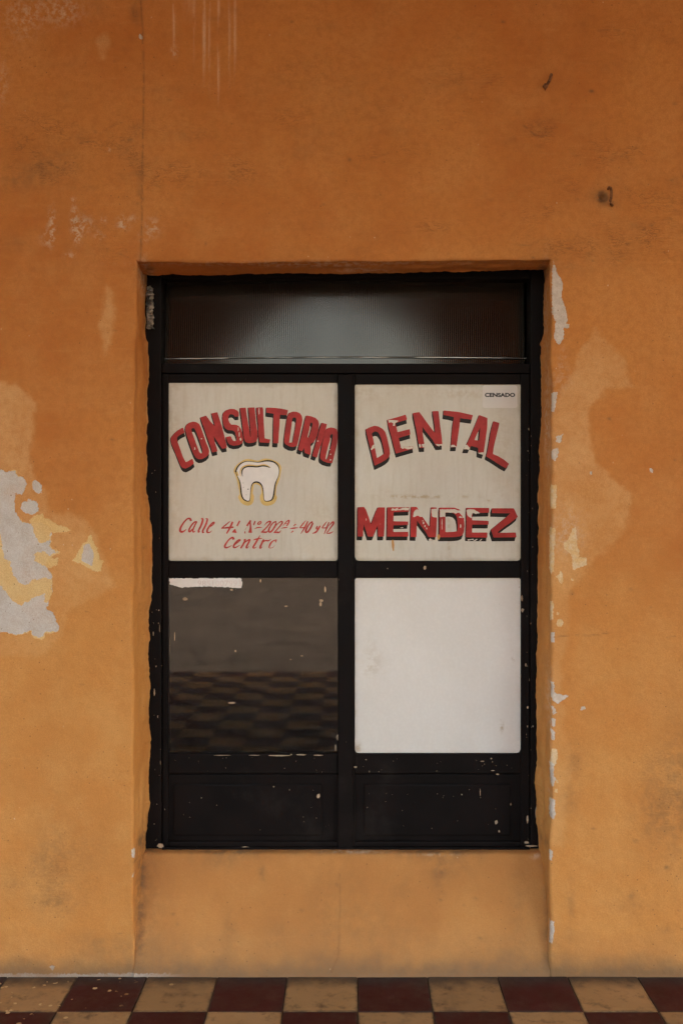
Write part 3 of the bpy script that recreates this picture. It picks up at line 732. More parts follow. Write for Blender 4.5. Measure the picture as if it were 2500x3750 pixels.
stn = [(1400,1822,24,4,1.2),(1465,1821,26,4,1.3),(1545,1818,40,4,1.3),(1610,1818,12,3,.8),(1660,1816,14,3,1.0),(1700,1816,14,3,1.0),(1750,1814,12,3,1.1),(1788,1824,5,9,1.3),(1438,1672,6,8,1.0),(1408,1798,8,3,.9),(1640,1930,3,90,.9),(1640,1990,3,40,.8),(1320,1440,60,20,.4),(1840,1640,30,160,.35),(1700,1440,120,16,.5)]
TR = pane(1296, 1403, 1909, 2059, DP, M_CREAM, stn)
BL = pane(613, 2114, 1237, 2762, DP, M_GLASS, tilt=.013)
BRp = pane(1294, 2115, 1908, 2761, DP, M_WHITE, [(1362,2440,34,26,.35),(1360,2380,20,50,.2),(1835,2660,3,16,1.2),(1876,2400,3,14,1.0),(1852,2545,2,8,.8),(1310,2740,8,14,1.2),(1300,2125,6,8,.9),(1898,2125,5,6,.9)])
TL['label'] = 'cream upper left pane lettered with a tooth and an address'
TR['label'] = 'cream upper right pane with chipped red lettering'
BL['label'] = 'dark clear lower left pane mirroring the floor'
BRp['label'] = 'plain white lower right pane'

# ------------------------------------------------------------------ lettering painted on the panes
BLT = .013
def bl_off(y): return BLT * ((y - 2114) / 648 - .5) * 648 / S
def flat(name, loops_list, depth, m, pane_o, offs=((0, 0, 0),)):
    """polygons (outer + holes) in photo px on the pane's plane; offs = (dx, dy, depth) copies in the same mesh"""
    V_ = []; F_ = []
    for ox, oy, od in offs:
        d = depth + od
        for li, loops in enumerate(loops_list):
            d = depth + od - li * 3e-6
            l3 = [[Vector((x + ox, y + oy, 0)) for x, y in lp] for lp in loops]
            tris = tessellate_polygon(l3)
            pts = [p for lp in l3 for p in lp]
            b0 = len(V_)
            V_ += [P(p.x, p.y, d + (bl_off(p.y) if pane_o is BL else 0)) for p in pts]
            for tr in tris:
                a, b, c = (V_[b0 + i] for i in tr)
                nrm = (b - a).cross(c - a)
                F_.append(tuple(b0 + i for i in (tr if nrm.y < 0 else tr[::-1])))
    o = mesh_obj(name, V_, F_, m, pane_o)
    o.location = -(DOOR.location + pane_o.location)
    return o
def smooth_loop(pts, it=1, ratio=.22):
    """light corner rounding"""
    for _ in range(it):
        out = []
        n = len(pts)
        for i in range(n):
            p = pts[i]; q = pts[(i + 1) % n]
            L_ = math.hypot(q[0] - p[0], q[1] - p[1])
            r = min(ratio, 1.3 / max(L_, .01))
            out.append((p[0] + (q[0] - p[0]) * r, p[1] + (q[1] - p[1]) * r)); out.append((q[0] + (p[0] - q[0]) * r, q[1] + (p[1] - q[1]) * r))
        pts = out
    return pts
def zz(o, pts, k=.25): return [(o[0] + x * k, o[1] + y * k) for x, y in pts]
A_, B_, C_, D_, E_, F__, G_, H_ = (610,1480), (860,1480), (1320,1490), (1490,1490), (1295,1840), (1520,1840), (640,1880), (850,1880)
LET = [  # pane, origin, outer, holes, shade vector
 (TL, A_, [(68,490),(110,435),(165,385),(240,342),(268,415),(200,450),(160,480),(155,510),(165,560),(195,640),(240,770),(282,850),(320,835),(382,797),(402,865),(350,910),(280,945),(235,935),(205,900),(170,820),(120,690),(75,590),(62,530)], [], (5,13)),
 (TL, A_, [(280,330),(300,295),(340,268),(390,255),(440,265),(480,290),(505,340),(540,440),(580,560),(615,640),(628,690),(618,735),(580,775),(520,805),(470,808),(430,785),(400,740),(360,640),(320,530),(290,440),(272,370)], [[(365,360),(385,350),(410,355),(440,420),(480,530),(520,650),(530,700),(525,715),(500,722),(480,700),(440,590),(400,480),(370,400)]], (2,13)),
 (TL, A_, [(495,195),(575,165),(600,190),(640,250),(710,325),(690,250),(657,135),(745,117),(775,210),(810,320),(840,430),(870,560),(885,640),(815,655),(770,590),(690,465),(700,530),(730,620),(748,690),(670,708),(640,610),(600,500),(560,380),(520,270)], [], (2.5,13)),
 (TL, A_, [(1060,180),(1005,185),(985,160),(955,145),(925,150),(905,180),(908,230),(925,275),(950,300),(1010,300),(1060,320),(1090,360),(1110,430),(1125,520),(1110,570),(1060,600),(980,610),(920,590),(890,550),(872,480),(940,468),(955,500),(975,535),(1005,540),(1028,530),(1020,470),(1000,410),(970,385),(900,380),(855,350),(830,290),(818,200),(830,130),(870,90),(930,68),(990,70),(1040,95),(1060,130)], [], (1,12)),
 (TL, A_, [(1075,55),(1160,50),(1170,120),(1190,250),(1210,370),(1225,475),(1235,480),(1229,380),(1218,270),(1207,150),(1197,50),(1290,48),(1300,150),(1310,270),(1330,400),(1335,490),(1320,545),(1270,565),(1200,572),(1155,555),(1135,500),(1120,380),(1100,220)], [], (0,13)),
 (TL, A_, [(1315,50),(1405,45),(1415,70),(1420,200),(1430,380),(1437,500),(1520,518),(1508,568),(1360,560),(1348,460),(1340,300),(1325,150)], [], (0,13)),
 (TL, B_, [(462,50),(560,52),(680,65),(778,85),(765,162),(660,155),(655,300),(645,430),(637,575),(560,572),(562,400),(565,250),(570,140),(500,130),(460,125)], [], (-1,14)),
 (TL, B_, [(800,125),(850,108),(900,110),(950,130),(980,170),(990,225),(980,290),(960,390),(935,520),(910,610),(860,628),(800,620),(745,590),(722,560),(725,460),(740,350),(755,250),(770,170)], [[(840,215),(855,195),(885,195),(900,215),(895,270),(880,370),(860,470),(845,560),(795,565),(800,520),(815,420),(830,320)]], (-2,14)),
 (TL, B_, [(1050,165),(1120,178),(1180,200),(1220,240),(1233,290),(1225,360),(1210,440),(1180,520),(1150,560),(1108,582),(1112,660),(1108,745),(1025,715),(1010,640),(985,690),(925,668),(940,600),(970,480),(1000,350),(1025,240),(1040,175)], [[(1100,290),(1115,265),(1135,275),(1138,300),(1120,370),(1095,450),(1085,490),(1063,487),(1070,450),(1090,370)]], (-4,12)),
 (TL, B_, [(1270,270),(1348,292),(1330,370),(1300,480),(1260,600),(1225,700),(1200,785),(1135,760),(1150,690),(1180,590),(1215,470),(1240,370)], [], (-5,11)),
 (TL, B_, [(1330,380),(1360,350),(1410,340),(1460,350),(1495,375),(1505,410),(1505,470),(1500,560),(1480,650),(1450,770),(1425,865),(1370,862),(1300,840),(1260,810),(1248,780),(1255,700),(1280,580),(1305,470)], [[(1395,460),(1415,435),(1435,445),(1430,500),(1410,600),(1385,700),(1350,815),(1325,800),(1340,720),(1370,600),(1395,520)]], (-4,12)),
 (TR, C_, [(75,330),(130,300),(200,275),(260,285),(320,320),(360,365),(385,440),(405,530),(425,620),(430,690),(415,730),(370,775),(300,815),(205,860),(180,770),(150,640),(120,520),(90,400)], [[(163,395),(180,372),(215,358),(250,368),(280,410),(305,470),(325,560),(340,640),(345,685),(300,715),(240,752),(225,680),(205,580),(185,470)]], (1,16)),
 (TR, C_, [(390,190),(520,155),(660,112),(680,185),(508,238),(540,370),(718,325),(728,405),(556,455),(590,588),(765,578),(770,612),(515,685),(480,560),(440,400),(400,260)], [], (2,14)),
 (TR, C_, [(762,92),(858,75),(900,130),(960,215),(1030,310),(1090,385),(1080,270),(1065,150),(1050,62),(1138,60),(1150,150),(1165,280),(1185,420),(1197,568),(1105,575),(1050,480),(970,380),(902,290),(910,400),(925,500),(940,600),(862,602),(840,500),(815,340),(790,220)], [], (0,14)),
 (TR, D_, [(535,52),(740,72),(962,120),(945,188),(775,165),(765,290),(745,430),(722,590),(640,590),(650,430),(660,300),(685,150),(600,130),(530,120)], [], (-1,14)),
 (TR, D_, [(1055,118),(1175,162),(1172,300),(1150,470),(1125,640),(1120,705),(1040,682),(1040,600),(935,570),(910,625),(828,622),(870,550),(930,420),(985,290),(1030,180)], [[(1070,300),(1062,400),(1050,495),(985,485),(1020,400)]], (-4,13)),
 (TR, D_, [(1265,208),(1350,235),(1335,310),(1300,450),(1265,600),(1255,690),(1330,720),(1420,775),(1492,835),(1445,900),(1370,860),(1280,800),(1200,750),(1155,725),(1180,620),(1205,480),(1225,350),(1250,250)], [], (-3,11)),
 (TR, E_, [(60,68),(150,65),(180,110),(220,220),(252,320),(280,240),(320,140),(352,72),(455,72),(455,200),(450,350),(442,500),(355,500),(352,420),(350,330),(320,400),(280,500),(205,500),(180,420),(145,320),(138,400),(138,500),(55,498),(58,300)], [], (-1,13)),
 (TR, E_, [(490,70),(815,70),(810,135),(582,142),(580,275),(795,280),(795,330),(580,335),(578,432),(795,430),(798,500),(485,500),(488,300)], [], (-1,13)),
 (TR, E_, [(838,65),(920,65),(960,130),(1000,205),(1060,290),(1115,370),(1118,250),(1130,70),(1215,75),(1215,250),(1210,400),(1203,508),(1095,508),(1050,430),(980,340),(925,265),(920,400),(915,508),(830,505),(832,300)], [], (-1,13)),
 (TR, F__, [(350,75),(570,75),(640,100),(690,150),(712,230),(720,350),(712,430),(690,480),(640,500),(560,508),(350,510),(352,300)], [[(440,150),(520,148),(570,165),(600,200),(615,260),(622,350),(615,420),(560,430),(440,435)]], (-2,14)),
 (TR, F__, [(745,78),(1080,80),(1082,150),(835,155),(830,260),(1072,270),(1072,325),(832,325),(830,440),(1055,440),(1052,515),(740,510),(745,300)], [], (-1,13)),
 (TR, F__, [(1120,85),(1440,85),(1500,210),(1430,270),(1300,360),(1205,435),(1205,445),(1470,440),(1480,510),(1145,515),(1105,400),(1200,320),(1320,225),(1390,160),(1120,155)], [], (-4,13)),
]
for pn, o, outer, holes, v in LET:
    loops = [smooth_loop(zz(o, outer))] + [smooth_loop(zz(o, h)) for h in holes]
    n = 8
    flat('letter_shade', [loops], DP - .0004, M_BLACK, pn, [(-2.8 + v[0] * i / n, 1 + v[1] * i / n, i * .00002) for i in range(n + 1)])
    flat('letter', [loops], DP - .0008, M_RED, pn)

def jag(pts, amp, step=5.0, seed=1):
    rnd = random.Random(seed); out = []
    n = len(pts)
    for i in range(n):
        p, q = pts[i], pts[(i + 1) % n]
        L_ = math.hypot(q[0] - p[0], q[1] - p[1]); k = max(1, int(L_ / step))
        for j in range(k):
            t_ = j / k
            out.append((p[0] + (q[0] - p[0]) * t_ + rnd.uniform(-amp, amp), p[1] + (q[1] - p[1]) * t_ + rnd.uniform(-amp, amp)))
    return out
FL = [
 (C_, [(400,195),(470,193),(560,202),(525,222),(505,240),(498,276),(470,272),(482,246),(440,222),(415,235)]),
 (C_, [(580,585),(640,590),(755,582),(768,606),(690,625),(640,605),(610,614)]),
 (C_, [(848,545),(872,545),(884,572),(872,592),(858,598)]), (C_, [(892,545),(934,545),(942,597),(905,592)]), (C_, [(1098,548),(1199,547),(1200,567),(1150,568),(1146,582),(1118,566)]),
 (C_, [(172,565),(196,548),(204,600),(186,612),(160,634),(150,622)]),
 (D_, [(636,590),(650,556),(690,554),(724,590),(690,586)]), (D_, [(826,620),(858,560),(882,558),(920,604),(900,632),(862,620)]), (D_, [(1034,664),(1060,672),(1118,666),(1120,702),(1074,694),(1054,684)]),
 (E_, [(545,115),(566,84),(590,98),(650,78),(640,108),(715,78),(812,78),(800,118),(720,112),(600,118)]),
 (E_, [(866,212),(872,160),(890,120),(924,98),(956,118),(1004,212),(960,206),(930,190),(900,212)]), (E_, [(1132,100),(1220,88),(1220,219),(1160,214),(1140,200)]),
 (E_, [(1095,540),(1120,528),(1150,545),(1200,552),(1205,562),(1090,562)]), (E_, [(670,368),(722,364),(720,378),(690,378)]),
 (F__, [(358,100),(480,102),(572,98),(604,110),(612,150),(592,168),(560,150),(438,150),(436,214),(400,208),(358,216)]), (F__, [(648,120),(690,140),(712,222),(690,226),(680,190),(640,150),(610,150),(606,110)]), (F__, [(640,208),(664,200),(690,226),(640,226)]),
 (F__, [(748,110),(780,100),(868,104),(942,156),(886,166),(850,150),(832,160),(826,204),(832,226),(800,222),(764,192)]),
 (F__, [(760,545),(850,535),(856,543),(770,556)]), (F__, [(840,562),(900,536),(912,542),(870,568)]), (F__, [(930,562),(970,532),(978,536),(944,568)]),
]
for i, (o, pts) in enumerate(FL):
    flat('bare_patch', [[jag(zz(o, pts), .9, 4.0, i)]], DP - .0011, M_FLAKE, TR)
rr = random.Random(5)
def fleck_poly(x, y, w, h, rnd, n=7):
    return [(x + w * (.5 + .3 * rnd.random()) * math.cos(a), y + h * (.5 + .3 * rnd.random()) * math.sin(a)) for a in [2 * math.pi * (i + rnd.random() * .6) / n for i in range(n)]]
for x, y, w, h in ((1018,300,5,6),(1040,345,4,6),(1008,270,3,3),(1065,380,4,5),(1290,300,2,26),(1560,345,4,10),(1290,370,2,10),(180,250,2,6)): flat('bare_patch', [[fleck_poly(E_[0] + x / 4, E_[1] + y / 4, w, h, rr)]], DP - .0011, M_FLAKE, TR)
for x, y, w, h in ((1085,515,5,9),(1066,440,3,16),(1050,370,2,14),(1355,100,3,20),(512,505,4,4),(415,650,3,10),(2400,735,3,4),(2400,815,4,5),(2390,665,3,3),(2215,540,5,3)): flat('bare_patch', [[fleck_poly(A_[0] + x / 4, A_[1] + y / 4, w, h, rr)]], DP - .0011, M_FLAKE, TL)
flat('ochre_splash', [[jag([(1433,1978),(1440,1977),(1443,1996),(1442,2015),(1438,2019),(1434,2000)], .6, 6, 2)]], DP - .0014, M_OCHRE_SPOT, TR)
flat('ochre_splash', [[fleck_poly(1605, 1966, 9, 18, rr)]], DP - .0014, M_OCHRE_SPOT, TR)

# the tooth
def zr(pts): return [(560 + x * .45918, 1360 + y * .45918) for x, y in pts]
def stroke_loops(pts, closed=False):
    """quads along a poly line of (x, y, width)"""
    out = []
    n = len(pts)
    rng = range(n if closed else n - 1)
    nr = []
    for i in range(n):
        a = pts[(i - 1) % n] if (closed or i > 0) else pts[i]; b = pts[(i + 1) % n] if (closed or i < n - 1) else pts[i]
        dx, dy = b[0] - a[0], b[1] - a[1]; l = math.hypot(dx, dy) or 1
        nr.append((-dy / l, dx / l))
    for i in rng:
        j = (i + 1) % n
        (x, y, w), (u, v, q) = pts[i], pts[j]
        out.append([[(x + nr[i][0] * w / 2, y + nr[i][1] * w / 2), (u + nr[j][0] * q / 2, v + nr[j][1] * q / 2), (u - nr[j][0] * q / 2, v - nr[j][1] * q / 2), (x - nr[i][0] * w / 2, y - nr[i][1] * w / 2)]])
    return out
def resample(pts, it=2):
    for _ in range(it):
        out = [pts[0]]
        for p, q in zip(pts[:-1], pts[1:]):
            out.append(tuple(.75 * a + .25 * b for a, b in zip(p, q))); out.append(tuple(.25 * a + .75 * b for a, b in zip(p, q)))
        out.append(pts[-1]); pts = out
    return pts
TO = zr([(660,800),(672,765),(700,735),(735,718),(780,718),(830,726),(862,722),(900,712),(950,716),(985,735),(1005,765),(1008,800),(1000,840),(985,870),(972,910),(967,960),(958,1010),(940,1032),(900,1038),(885,1025),(882,980),(875,920),(855,890),(825,880),(800,888),(785,910),(778,960),(775,1030),(755,1038),(720,1020),(705,985),(700,930),(695,880),(675,840)])
TOs = resample(TO + TO[:1], 2)[:-1]
halo = []
for i, (x, y) in enumerate(TOs):
    w = 15 + 3 * math.sin(i * .5)
    if y > 1360 + 985 * .459: w = 27
    halo.append((x, y + (3 if w > 20 else 0), w))
flat('tooth_halo', stroke_loops(halo, True), DP - .0003, M_YEL, TL)
flat('tooth_body', [[TOs]], DP - .0007, M_TOOTH, TL)
flat('tooth_outline', stroke_loops([(x, y, 3.6 + 1.6 * math.sin(i * .21 + 1)) for i, (x, y) in enumerate(TOs)], True), DP - .0010, M_BLACK, TL)
def zs(pts, w): return [(a, b, w * (.35 if i in (0, len(pts) - 1) else 1)) for i, (a, b) in enumerate(zr(pts))]
flat('tooth_crease', stroke_loops(resample(zs([(700,838),(696,800),(706,768),(745,748),(795,748),(830,756),(868,746),(905,746),(938,768)], 5))), DP - .0009, M_YEL, TL)
flat('tooth_crease', stroke_loops(resample(zs([(714,838),(708,800),(718,774),(750,758),(790,758),(830,763),(870,753),(905,756),(932,768)], 4.4))), DP - .0012, M_BLACK, TL)
flat('paint_speck', [[fleck_poly(560 + x * .459, 1360 + y * .459, w, h, rr)] for x, y, w, h in ((760,940,5,3),(722,925,2,2),(745,985,2,2),(720,890,2,2))], DP - .0012, M_BLACK, TL)

# the address in script
SCR = [
 (G_, 'C', [[(240,112,34),(228,76,30),(190,72,22),(140,122,22),(95,190,26),(74,245,34),(95,276,34),(140,260,20),(172,232,8)]]),
 (G_, 'a', [[(330,122,16),(290,122,22),(240,180,24),(203,250,26),(220,278,26),(262,225,14)], [(322,124,22),(286,190,22),(262,255,24),(275,280,20),(302,256,8)]]),
 (G_, 'l', [[(382,84,8),(415,70,26),(405,130,30),(375,200,28),(344,260,26),(350,282,20),(370,260,8)]]),
 (G_, 'l', [[(450,82,8),(482,74,24),(470,130,28),(440,200,28),(406,260,26),(412,288,22),(434,268,8)]]),
 (G_, 'e', [[(480,215,10),(540,185,16),(585,138,20),(570,124,20),(520,170,24),(475,240,28),(472,280,28),(510,282,16),(544,254,6)]]),
 (G_, '4', [[(808,116,12),(745,170,20),(684,222,18)], [(684,220,12),(780,208,30),(862,202,22)], [(848,122,26),(815,200,30),(760,296,20)]]),
 (G_, '1', [[(952,108,22),(912,186,24)], [(886,228,10),(876,258,50),(872,284,74)]]),
 (G_, 'N', [[(1112,102,26),(1056,186,26)], [(1100,110,24),(1112,200,22),(1104,285,56)], [(1052,205,5),(1030,245,5)], [(1030,262,12),(1026,294,18)], [(1176,112,22),(1156,172,18)]]),
 (G_, 'o', [[(1270,124,16),(1240,120,16),(1212,148,20),(1224,164,18),(1254,152,18),(1270,126,14)], [(1166,228,5),(1212,206,22),(1276,206,8)]]),
 (H_, '2', [[(468,178,6),(510,130,18),(556,112,24),(566,130,26),(520,190,18),(460,250,20),(424,278,12)], [(426,276,12),(480,274,28),(505,278,20),(530,246,6)]]),
 (H_, '0', [[(648,122,26),(600,130,16),(545,210,22),(530,265,28),(560,280,24),(612,220,24),(650,140,24)]]),
 (H_, '2', [[(648,178,6),(690,130,16),(732,114,22),(738,140,24),(690,200,18),(640,255,18),(608,284,10)], [(610,282,14),(665,276,28),(690,282,20),(714,250,6)]]),
 (H_, 'A', [[(738,192,6),(780,132,14),(838,92,18),(832,130,22),(800,188,14)], [(772,152,10),(818,150,10)], [(716,218,6),(765,210,20),(810,206,10)]]),
 (H_, 'divide', [[(896,188,8),(932,158,20)], [(842,226,6),(900,216,26),(968,210,6)], [(862,284,8),(894,256,22)]]),
 (H_, '4', [[(1078,106,8),(1030,160,20),(988,214,14)], [(990,214,12),(1076,206,22)], [(1108,116,20),(1070,200,26),(1004,298,8)]]),
 (H_, '0', [[(1180,122,28),(1140,140,18),(1092,210,24),(1074,265,30),(1095,286,24),(1142,230,26),(1182,140,26)]]),
 (H_, 'y', [[(1250,186,18),(1226,224,24),(1256,228,18),(1290,180,18)], [(1290,180,18),(1258,240,20),(1222,280,28),(1176,294,10)]]),
 (H_, '4', [[(1386,118,8),(1345,170,20),(1314,214,14)], [(1316,216,12),(1400,210,20)], [(1418,128,18),(1385,210,24),(1346,304,10)]]),
 (H_, '2', [[(1412,192,6),(1450,140,20),(1482,122,30),(1486,150,28),(1440,210,18),(1400,265,18),(1380,294,8)], [(1384,292,12),(1435,292,22),(1480,264,6)]]),
 (G_, 'C', [[(862,385,38),(852,346,28),(800,375,20),(750,440,24),(728,485,30),(745,506,26),(790,495,16),(836,468,6)]]),
 (G_, 'e', [[(880,460,12),(940,410,18),(968,384,18),(930,388,20),(880,440,26),(856,490,28),(880,508,22),(956,464,6)]]),
 (G_, 'n', [[(1006,394,10),(1040,376,24),(1010,440,26),(966,512,24)], [(1010,440,10),(1060,398,18),(1108,376,22),(1080,430,26),(1042,500,26),(1060,512,18),(1088,480,6)]]),
 (G_, 't', [[(1250,320,6),(1215,380,28),(1175,450,26),(1142,500,26),(1165,514,16),(1200,486,6)], [(1144,394,6),(1200,374,26),(1280,364,8)]]),
 (G_, 'r', [[(1306,382,22),(1290,404,30),(1272,446,26),(1246,500,30),(1254,518,14),(1284,486,6)], [(1290,420,14),(1330,394,20),(1365,406,22),(1410,380,6)]]),
 (G_, 'o', [[(1494,384,10),(1474,424,18)], [(1486,388,16),(1430,405,18),(1395,450,26),(1378,504,16)], [(1380,506,14),(1412,510,8),(1446,494,6),(1464,462,3)]]),
]
for o, nm, sts in SCR:
    q = []
    for s_ in sts:
        q += stroke_loops(resample([(o[0] + x / 4, o[1] + y / 4, w / 4) for x, y, w in s_], 2))
    flat('script_letter', q, DP - .0006, M_RED2, TL)

# remains of an old phone strip, flecks on the clear pane
flat('white_strip', [[jag([(622,2118),(876,2116),(884,2122),(889,2140),(882,2154),(846,2152),(764,2148),(662,2152),(640,2146),(621,2140)], 2.2, 6, 3)]], DP - .0004, M_TOOTH, BL)
def text_mesh(name, s, x, y, h, depth, m, parent, width=None, bold=0.0):
    cu = bpy.data.curves.new(name, 'FONT'); cu.body = s; cu.size = 1.0; cu.offset = bold
    cu.resolution_u = 3
    ob = bpy.data.objects.new(name, cu); COL.objects.link(ob)
    bpy.context.view_layer.update()
    me = bpy.data.meshes.new_from_object(ob.evaluated_get(bpy.context.evaluated_depsgraph_get()))
    bpy.data.objects.remove(ob); bpy.data.curves.remove(cu)
    n = len(me.vertices); a = np.zeros(n * 3); me.vertices.foreach_get('co', a); a = a.reshape(-1, 3)
    lo = a.min(0); hi = a.max(0); k = h / (hi[1] - lo[1]); kx = k if width is None else width / (hi[0] - lo[0])
    k3 = (1 + depth / D) / S
    X = (x + (a[:, 0] - lo[0]) * kx - CX) * k3; Z = ZC - (y - (a[:, 1] - lo[1]) * k - CY) * k3
    me.vertices.foreach_set('co', np.stack([X, np.full(n, depth), Z], 1).ravel()); me.materials.clear(); me.materials.append(m); me.update()
    o = link(bpy.data.objects.new(name, me), parent)
    return o
q = text_mesh('faded_number', '9851007993', 724, 2146, 20, DP - .0007 + bl_off(2136), M_PINK, BL, 160); q.location = -(DOOR.location + BL.location)
sp = [(1190,2160,6,18),(1176,2200,14,9),(1174,2212,8,14),(954,2127,5,10),(678,2193,16,9),(848,2160,9,6),(850,2574,22,5),(1048,2220,10,3),(862,2384,3,8),(1105,2402,8,2),(1064,2415,6,2),(640,2330,3,26),(600,2090,4,16)]
for a in sp[:-1]: flat('paint_fleck', [[fleck_poly(*a, rr)]], DP - .0006, M_CHIP, BL)

# dark putty left in the corners of the panes
for pn, (x0, y0, x1, y1) in ((TL, (617,1401,1236,2054)), (TR, (1299,1407,1906,2054)), (BRp, (1299,2118,1905,2758))):
    for cx, cy, sx, sy in ((x0, y1, 1, -1), (x1, y1, -1, -1), (x0, y0, 1, 1), (x1, y0, -1, 1)):
        w = rr.uniform(8, 15) if sy < 0 else rr.uniform(4, 8)
        flat('corner_putty', [[[(cx - 3 * sx, cy - 3 * sy), (cx + w * sx, cy - 3 * sy), (cx + w * .9 * sx, cy + 1.0 * sy), (cx + w * .35 * sx, cy + w * .3 * sy), (cx + 1.0 * sx, cy + w * .9 * sy), (cx - 3 * sx, cy + w * sy)]]], DP - .0015, M_DOOR, pn)
# flecks of old paint on the black woodwork, splashes at the bottom
def flecks(name, lst, d, m):
    o = flat(name, [[fleck_poly(*a, rr)] for a in lst], d, m, DOOR)
    o.location = -DOOR.location
    return tag(o, kind='stuff')
L_ = [(588,2793,3,12),(604,2964,2,6),(562,2320,3,12),(582,2235,4,4),(572,2440,3,6),(566,2535,4,20),(593,2438,3,3),(578,2625,2,8),(585,2300,2,24),(1910,2192,6,18),(1912,2234,8,12),(1931,2590,4,10),(1924,2435,4,10),(1900,2150,3,3),(1930,2660,3,6),(1937,2490,3,8),(1950,2660,2,6),(1926,2690,2,5),(1935,1572,2,10),
      (1962,2975,8,30),(1930,3000,6,24),(1926,3085,14,8),(1945,3098,40,5),(588,3097,18,14),(724,3106,20,5),(840,3106,20,4),(900,3103,24,4),(760,3107,70,2),(1010,3107,60,2)]
for _ in range(22): L_.append((rr.uniform(1925, 1950), rr.uniform(1500, 3080), rr.uniform(1, 2.2), rr.uniform(1, 5)))
for _ in range(16): L_.append((rr.uniform(556, 588), rr.uniform(1700, 3080), rr.uniform(1, 2.2), rr.uniform(1, 5)))
flecks('paint_fleck', L_, DF - .0085, M_CHIP)
L2 = [(1352,2826,2,7),(1803,2822,10,2),(1820,2835,12,3),(1765,2788,12,4),(1798,2778,5,4),(1802,2790,3,4),(1302,2809,9,6),(1555,2079,8,12),(1418,2082,3,4),(1340,2782,4,3),(1100,2764,30,4),(1020,2767,60,4),(930,2766,40,2),(820,2766,50,2),(1165,2766,26,4),(1066,2763,8,4),(1236,2700,8,16),(1228,2740,4,20)]
for _ in range(10): L2.append((rr.uniform(620, 1230), rr.uniform(2766, 2830), rr.uniform(1, 2), rr.uniform(1, 2.5)))
for _ in range(16): L2.append((rr.uniform(1310, 1900), rr.uniform(2766, 2830), rr.uniform(1, 2), rr.uniform(1, 2.5)))
flecks('paint_fleck', L2, DF + .0025, M_CHIP)
L3 = [(1165,2915,9,16),(1757,2902,2,26),(1002,2881,4,4),(1060,2893,3,3),(1869,2945,4,8),(1816,3012,10,12),(1826,3044,5,7),(738,2922,3,3),(1690,2910,3,4)]
for _ in range(18): L3.append((rr.uniform(1340, 1865), rr.uniform(2880, 3055), rr.uniform(.8, 2), rr.uniform(1, 3)))
for _ in range(10): L3.append((rr.uniform(640, 1175), rr.uniform(2880, 3055), rr.uniform(.8, 2), rr.uniform(1, 3)))
flecks('paint_fleck', L3, DF + .0085, M_CHIP)

# ribbed smoked sheet in the transom, leaned and bowed to shape the arch reflected in it
def sheet():
    x0, x1, y0, y1 = 596, 1938, 1010, 1342
    pitch = 7.5; nr = int((x1 - x0) / pitch)
    px = (x0 + pitch * (np.arange(nr)[:, None] + np.array([0, .27, .54, .77])[None])).ravel(); px = np.append(px, px[-1] + pitch * .23)
    prof = np.append(np.tile([0, -.00003, 0, .0022], nr), 0)
    v = np.concatenate([np.linspace(0, .8, 30), np.linspace(.81, 1, 30)])
    Xp, Vv = np.meshgrid(px, v)
    PYY = y0 + Vv * (y1 - y0)
    u = (Xp - 1160) / 700
    lean = .077 + .003 * np.sin(Xp / 190 + 1)
    hgt = (y1 - y0) / S
    d = DF + .078 - lean * hgt * Vv + .004 * u * Vv
    d = d - .034 * np.clip(1 - u * u, -.3, 1)
    d = d + prof[None, :] + VN4(Xp / 120, PYY / 120) * .0003
    X = (Xp - CX) / S * (1 + DF / D); Z = ZC - (PYY - CY) / S * (1 + DF / D)
    o = grid_mesh('ribbed_sheet', X, d, Z, np.ones((X.shape[0] - 1, X.shape[1] - 1), bool), None, None, DOOR, M_SHEET)
    o.data.polygons.foreach_set('use_smooth', np.zeros(len(o.data.polygons), bool))
    at_origin_of(o, DOOR); return o
SH = sheet()
def glint_strip():  # added shiny strip, standing in for the highlight along the sheet's bend
    vs_, fs = [], []
    xs = np.arange(597, 1938, 1.25); sg = 7
    for i, x in enumerate(xs):
        u = (x - 1160) / 700
        d0 = DF + .078 - .077 * .29 - .034 * max(-.3, 1 - u * u) - .001
        r = .0036 * (1 + .16 * math.cos((x - 596) / 7.5 * 2 * math.pi))
        for k in range(sg):
            a = math.pi * k / (sg - 1)
            p = P(x, 1306 - 3 * u, DF); vs_.append((p.x, d0 - r * math.sin(a), p.z + r * math.cos(a)))
    for i in range(len(xs) - 1):
        for k in range(sg - 1):
            a = i * sg + k; fs.append((a, a + sg, a + sg + 1, a + 1))
    o = mesh_obj('glint_strip', vs_, fs, M_GLINT, DOOR, True); at_origin_of(o, DOOR)
glint_strip()

# ------------------------------------------------------------------ loose things
def crumple(name, px0, px1, py0, py1, d0, n=(5, 22), amp=.012):
    vs_, fs = [], []
    rnd = random.Random(11)
    for j in range(n[1] + 1):
        for i in range(n[0] + 1):
            p = P(px0 + (px1 - px0) * i / n[0] + rnd.uniform(-3, 3), py0 + (py1 - py0) * j / n[1] + rnd.uniform(-3, 3), d0)
            p.y += rnd.uniform(-amp, amp) - .01 * math.sin(math.pi * i / n[0]); vs_.append(p)
    for j in range(n[1]):
        for i in range(n[0]):
            a = j * (n[0] + 1) + i; fs.append((a, a + n[0] + 1, a + n[0] + 2, a + 1))
    o = mesh_obj(name, vs_, fs, M_FOIL)
    sm = o.modifiers.new('thickness', 'SOLIDIFY'); sm.thickness = .0006
    return o
tag(crumple('crumpled_film', 537, 562, 1050, 1205, DF - .022), 'crumpled grey plastic film stuffed in the top left corner of the frame', 'plastic film')

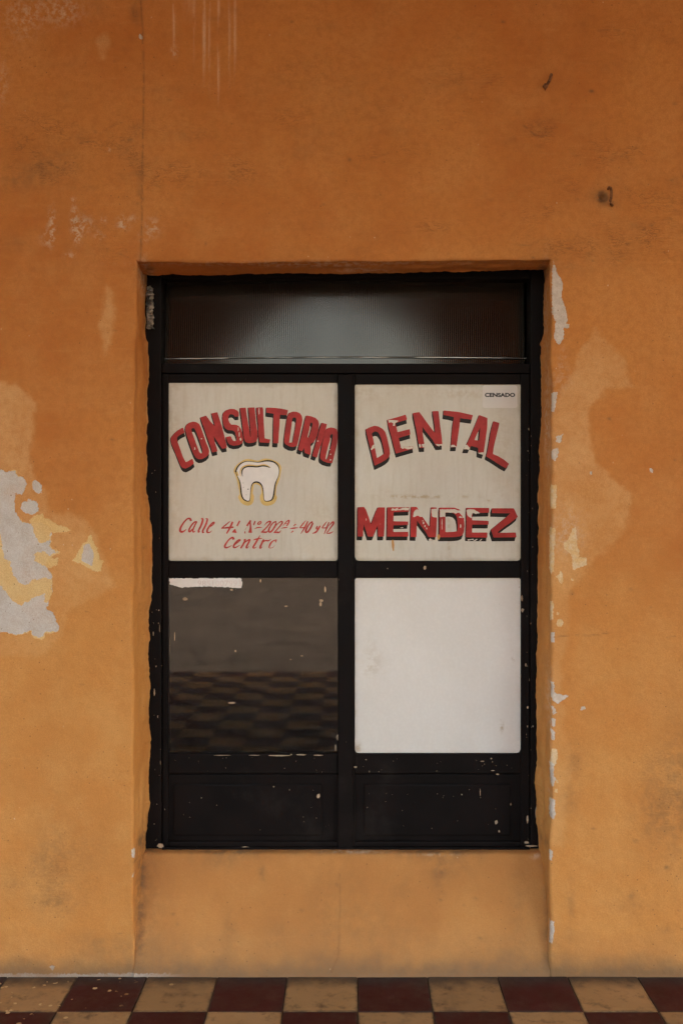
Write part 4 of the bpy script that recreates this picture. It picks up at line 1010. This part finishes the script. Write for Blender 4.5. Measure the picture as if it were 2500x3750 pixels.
def tube(bm, pts, rad, seg=8):
    prev = None; n = len(pts)
    for i, p in enumerate(pts):
        tdir = (pts[min(i + 1, n - 1)] - pts[max(i - 1, 0)]).normalized()
        a = tdir.orthogonal().normalized(); b = tdir.cross(a)
        r_ = rad[i] if isinstance(rad, (list, tuple)) else rad
        ring = [bm.verts.new(p + a * r_ * math.cos(2 * math.pi * k / seg) + b * r_ * math.sin(2 * math.pi * k / seg)) for k in range(seg)]
        if prev:
            for k in range(seg): bm.faces.new((prev[k], prev[(k + 1) % seg], ring[(k + 1) % seg], ring[k]))
        else: bm.faces.new(ring[::-1])
        prev = ring
    bm.faces.new(prev)
def hook(pts, rad, label):
    bm = bmesh.new(); w = [P(x, y, 0) + Vector((0, -o_, 0)) for x, y, o_ in pts]
    tube(bm, w, rad)
    bmesh.ops.recalc_face_normals(bm, faces=bm.faces)
    o = bm_obj('wall_hook', bm, M_RUST, None, True)
    return tag(o, label, 'hook', 'rusty hooks in the wall')
hook([(2014,280,-.012),(2015,277,.010),(2013,284,.024),(2009,296,.026),(2004,308,.022),(1999,316,.016),(1997,322,.010),(1993,330,.006),(1988,322,.010),(1994,312,.014)], .0052, 'small bent rusty hook near the top of the wall, above the doorway')
hook([(2226,692,-.012),(2226,690,.012),(2228,697,.026),(2229,712,.030),(2229,730,.028),(2227,744,.022),(2231,750,.014),(2239,756,.008)], .0050, 'rusty iron hook beside a dark hole, right of the doorway')

# sticker
def sticker():
    x0, x1, y0, y1, r = 1766, 1893, 1411, 1494, 9
    pts = []
    for cx, cy, a0 in ((x1 - r, y0 + r, -90), (x1 - r, y1 - r, 0), (x0 + r, y1 - r, 90), (x0 + r, y0 + r, 180)):
        for i in range(6):
            a = R(a0 + 18 * i); pts.append((cx + r * math.cos(a), cy + r * math.sin(a)))
    V_ = [P(x, y, DP - .0008) for x, y in pts] + [P(x, y, DP - .0003) for x, y in pts]
    n = len(pts)
    F_ = [tuple(range(n))[::-1]] + [(i, (i + 1) % n, n + (i + 1) % n, n + i) for i in range(n)]
    o = mesh_obj('sticker', V_, F_, M_STICK)
    text_mesh('printed_word', 'CENSADO', 1774, 1454, 15.5, DP - .0012, M_INK, o, 111, .045)
    return tag(o, 'pale sticker with one black printed word in the corner of a pane', 'sticker')
sticker()
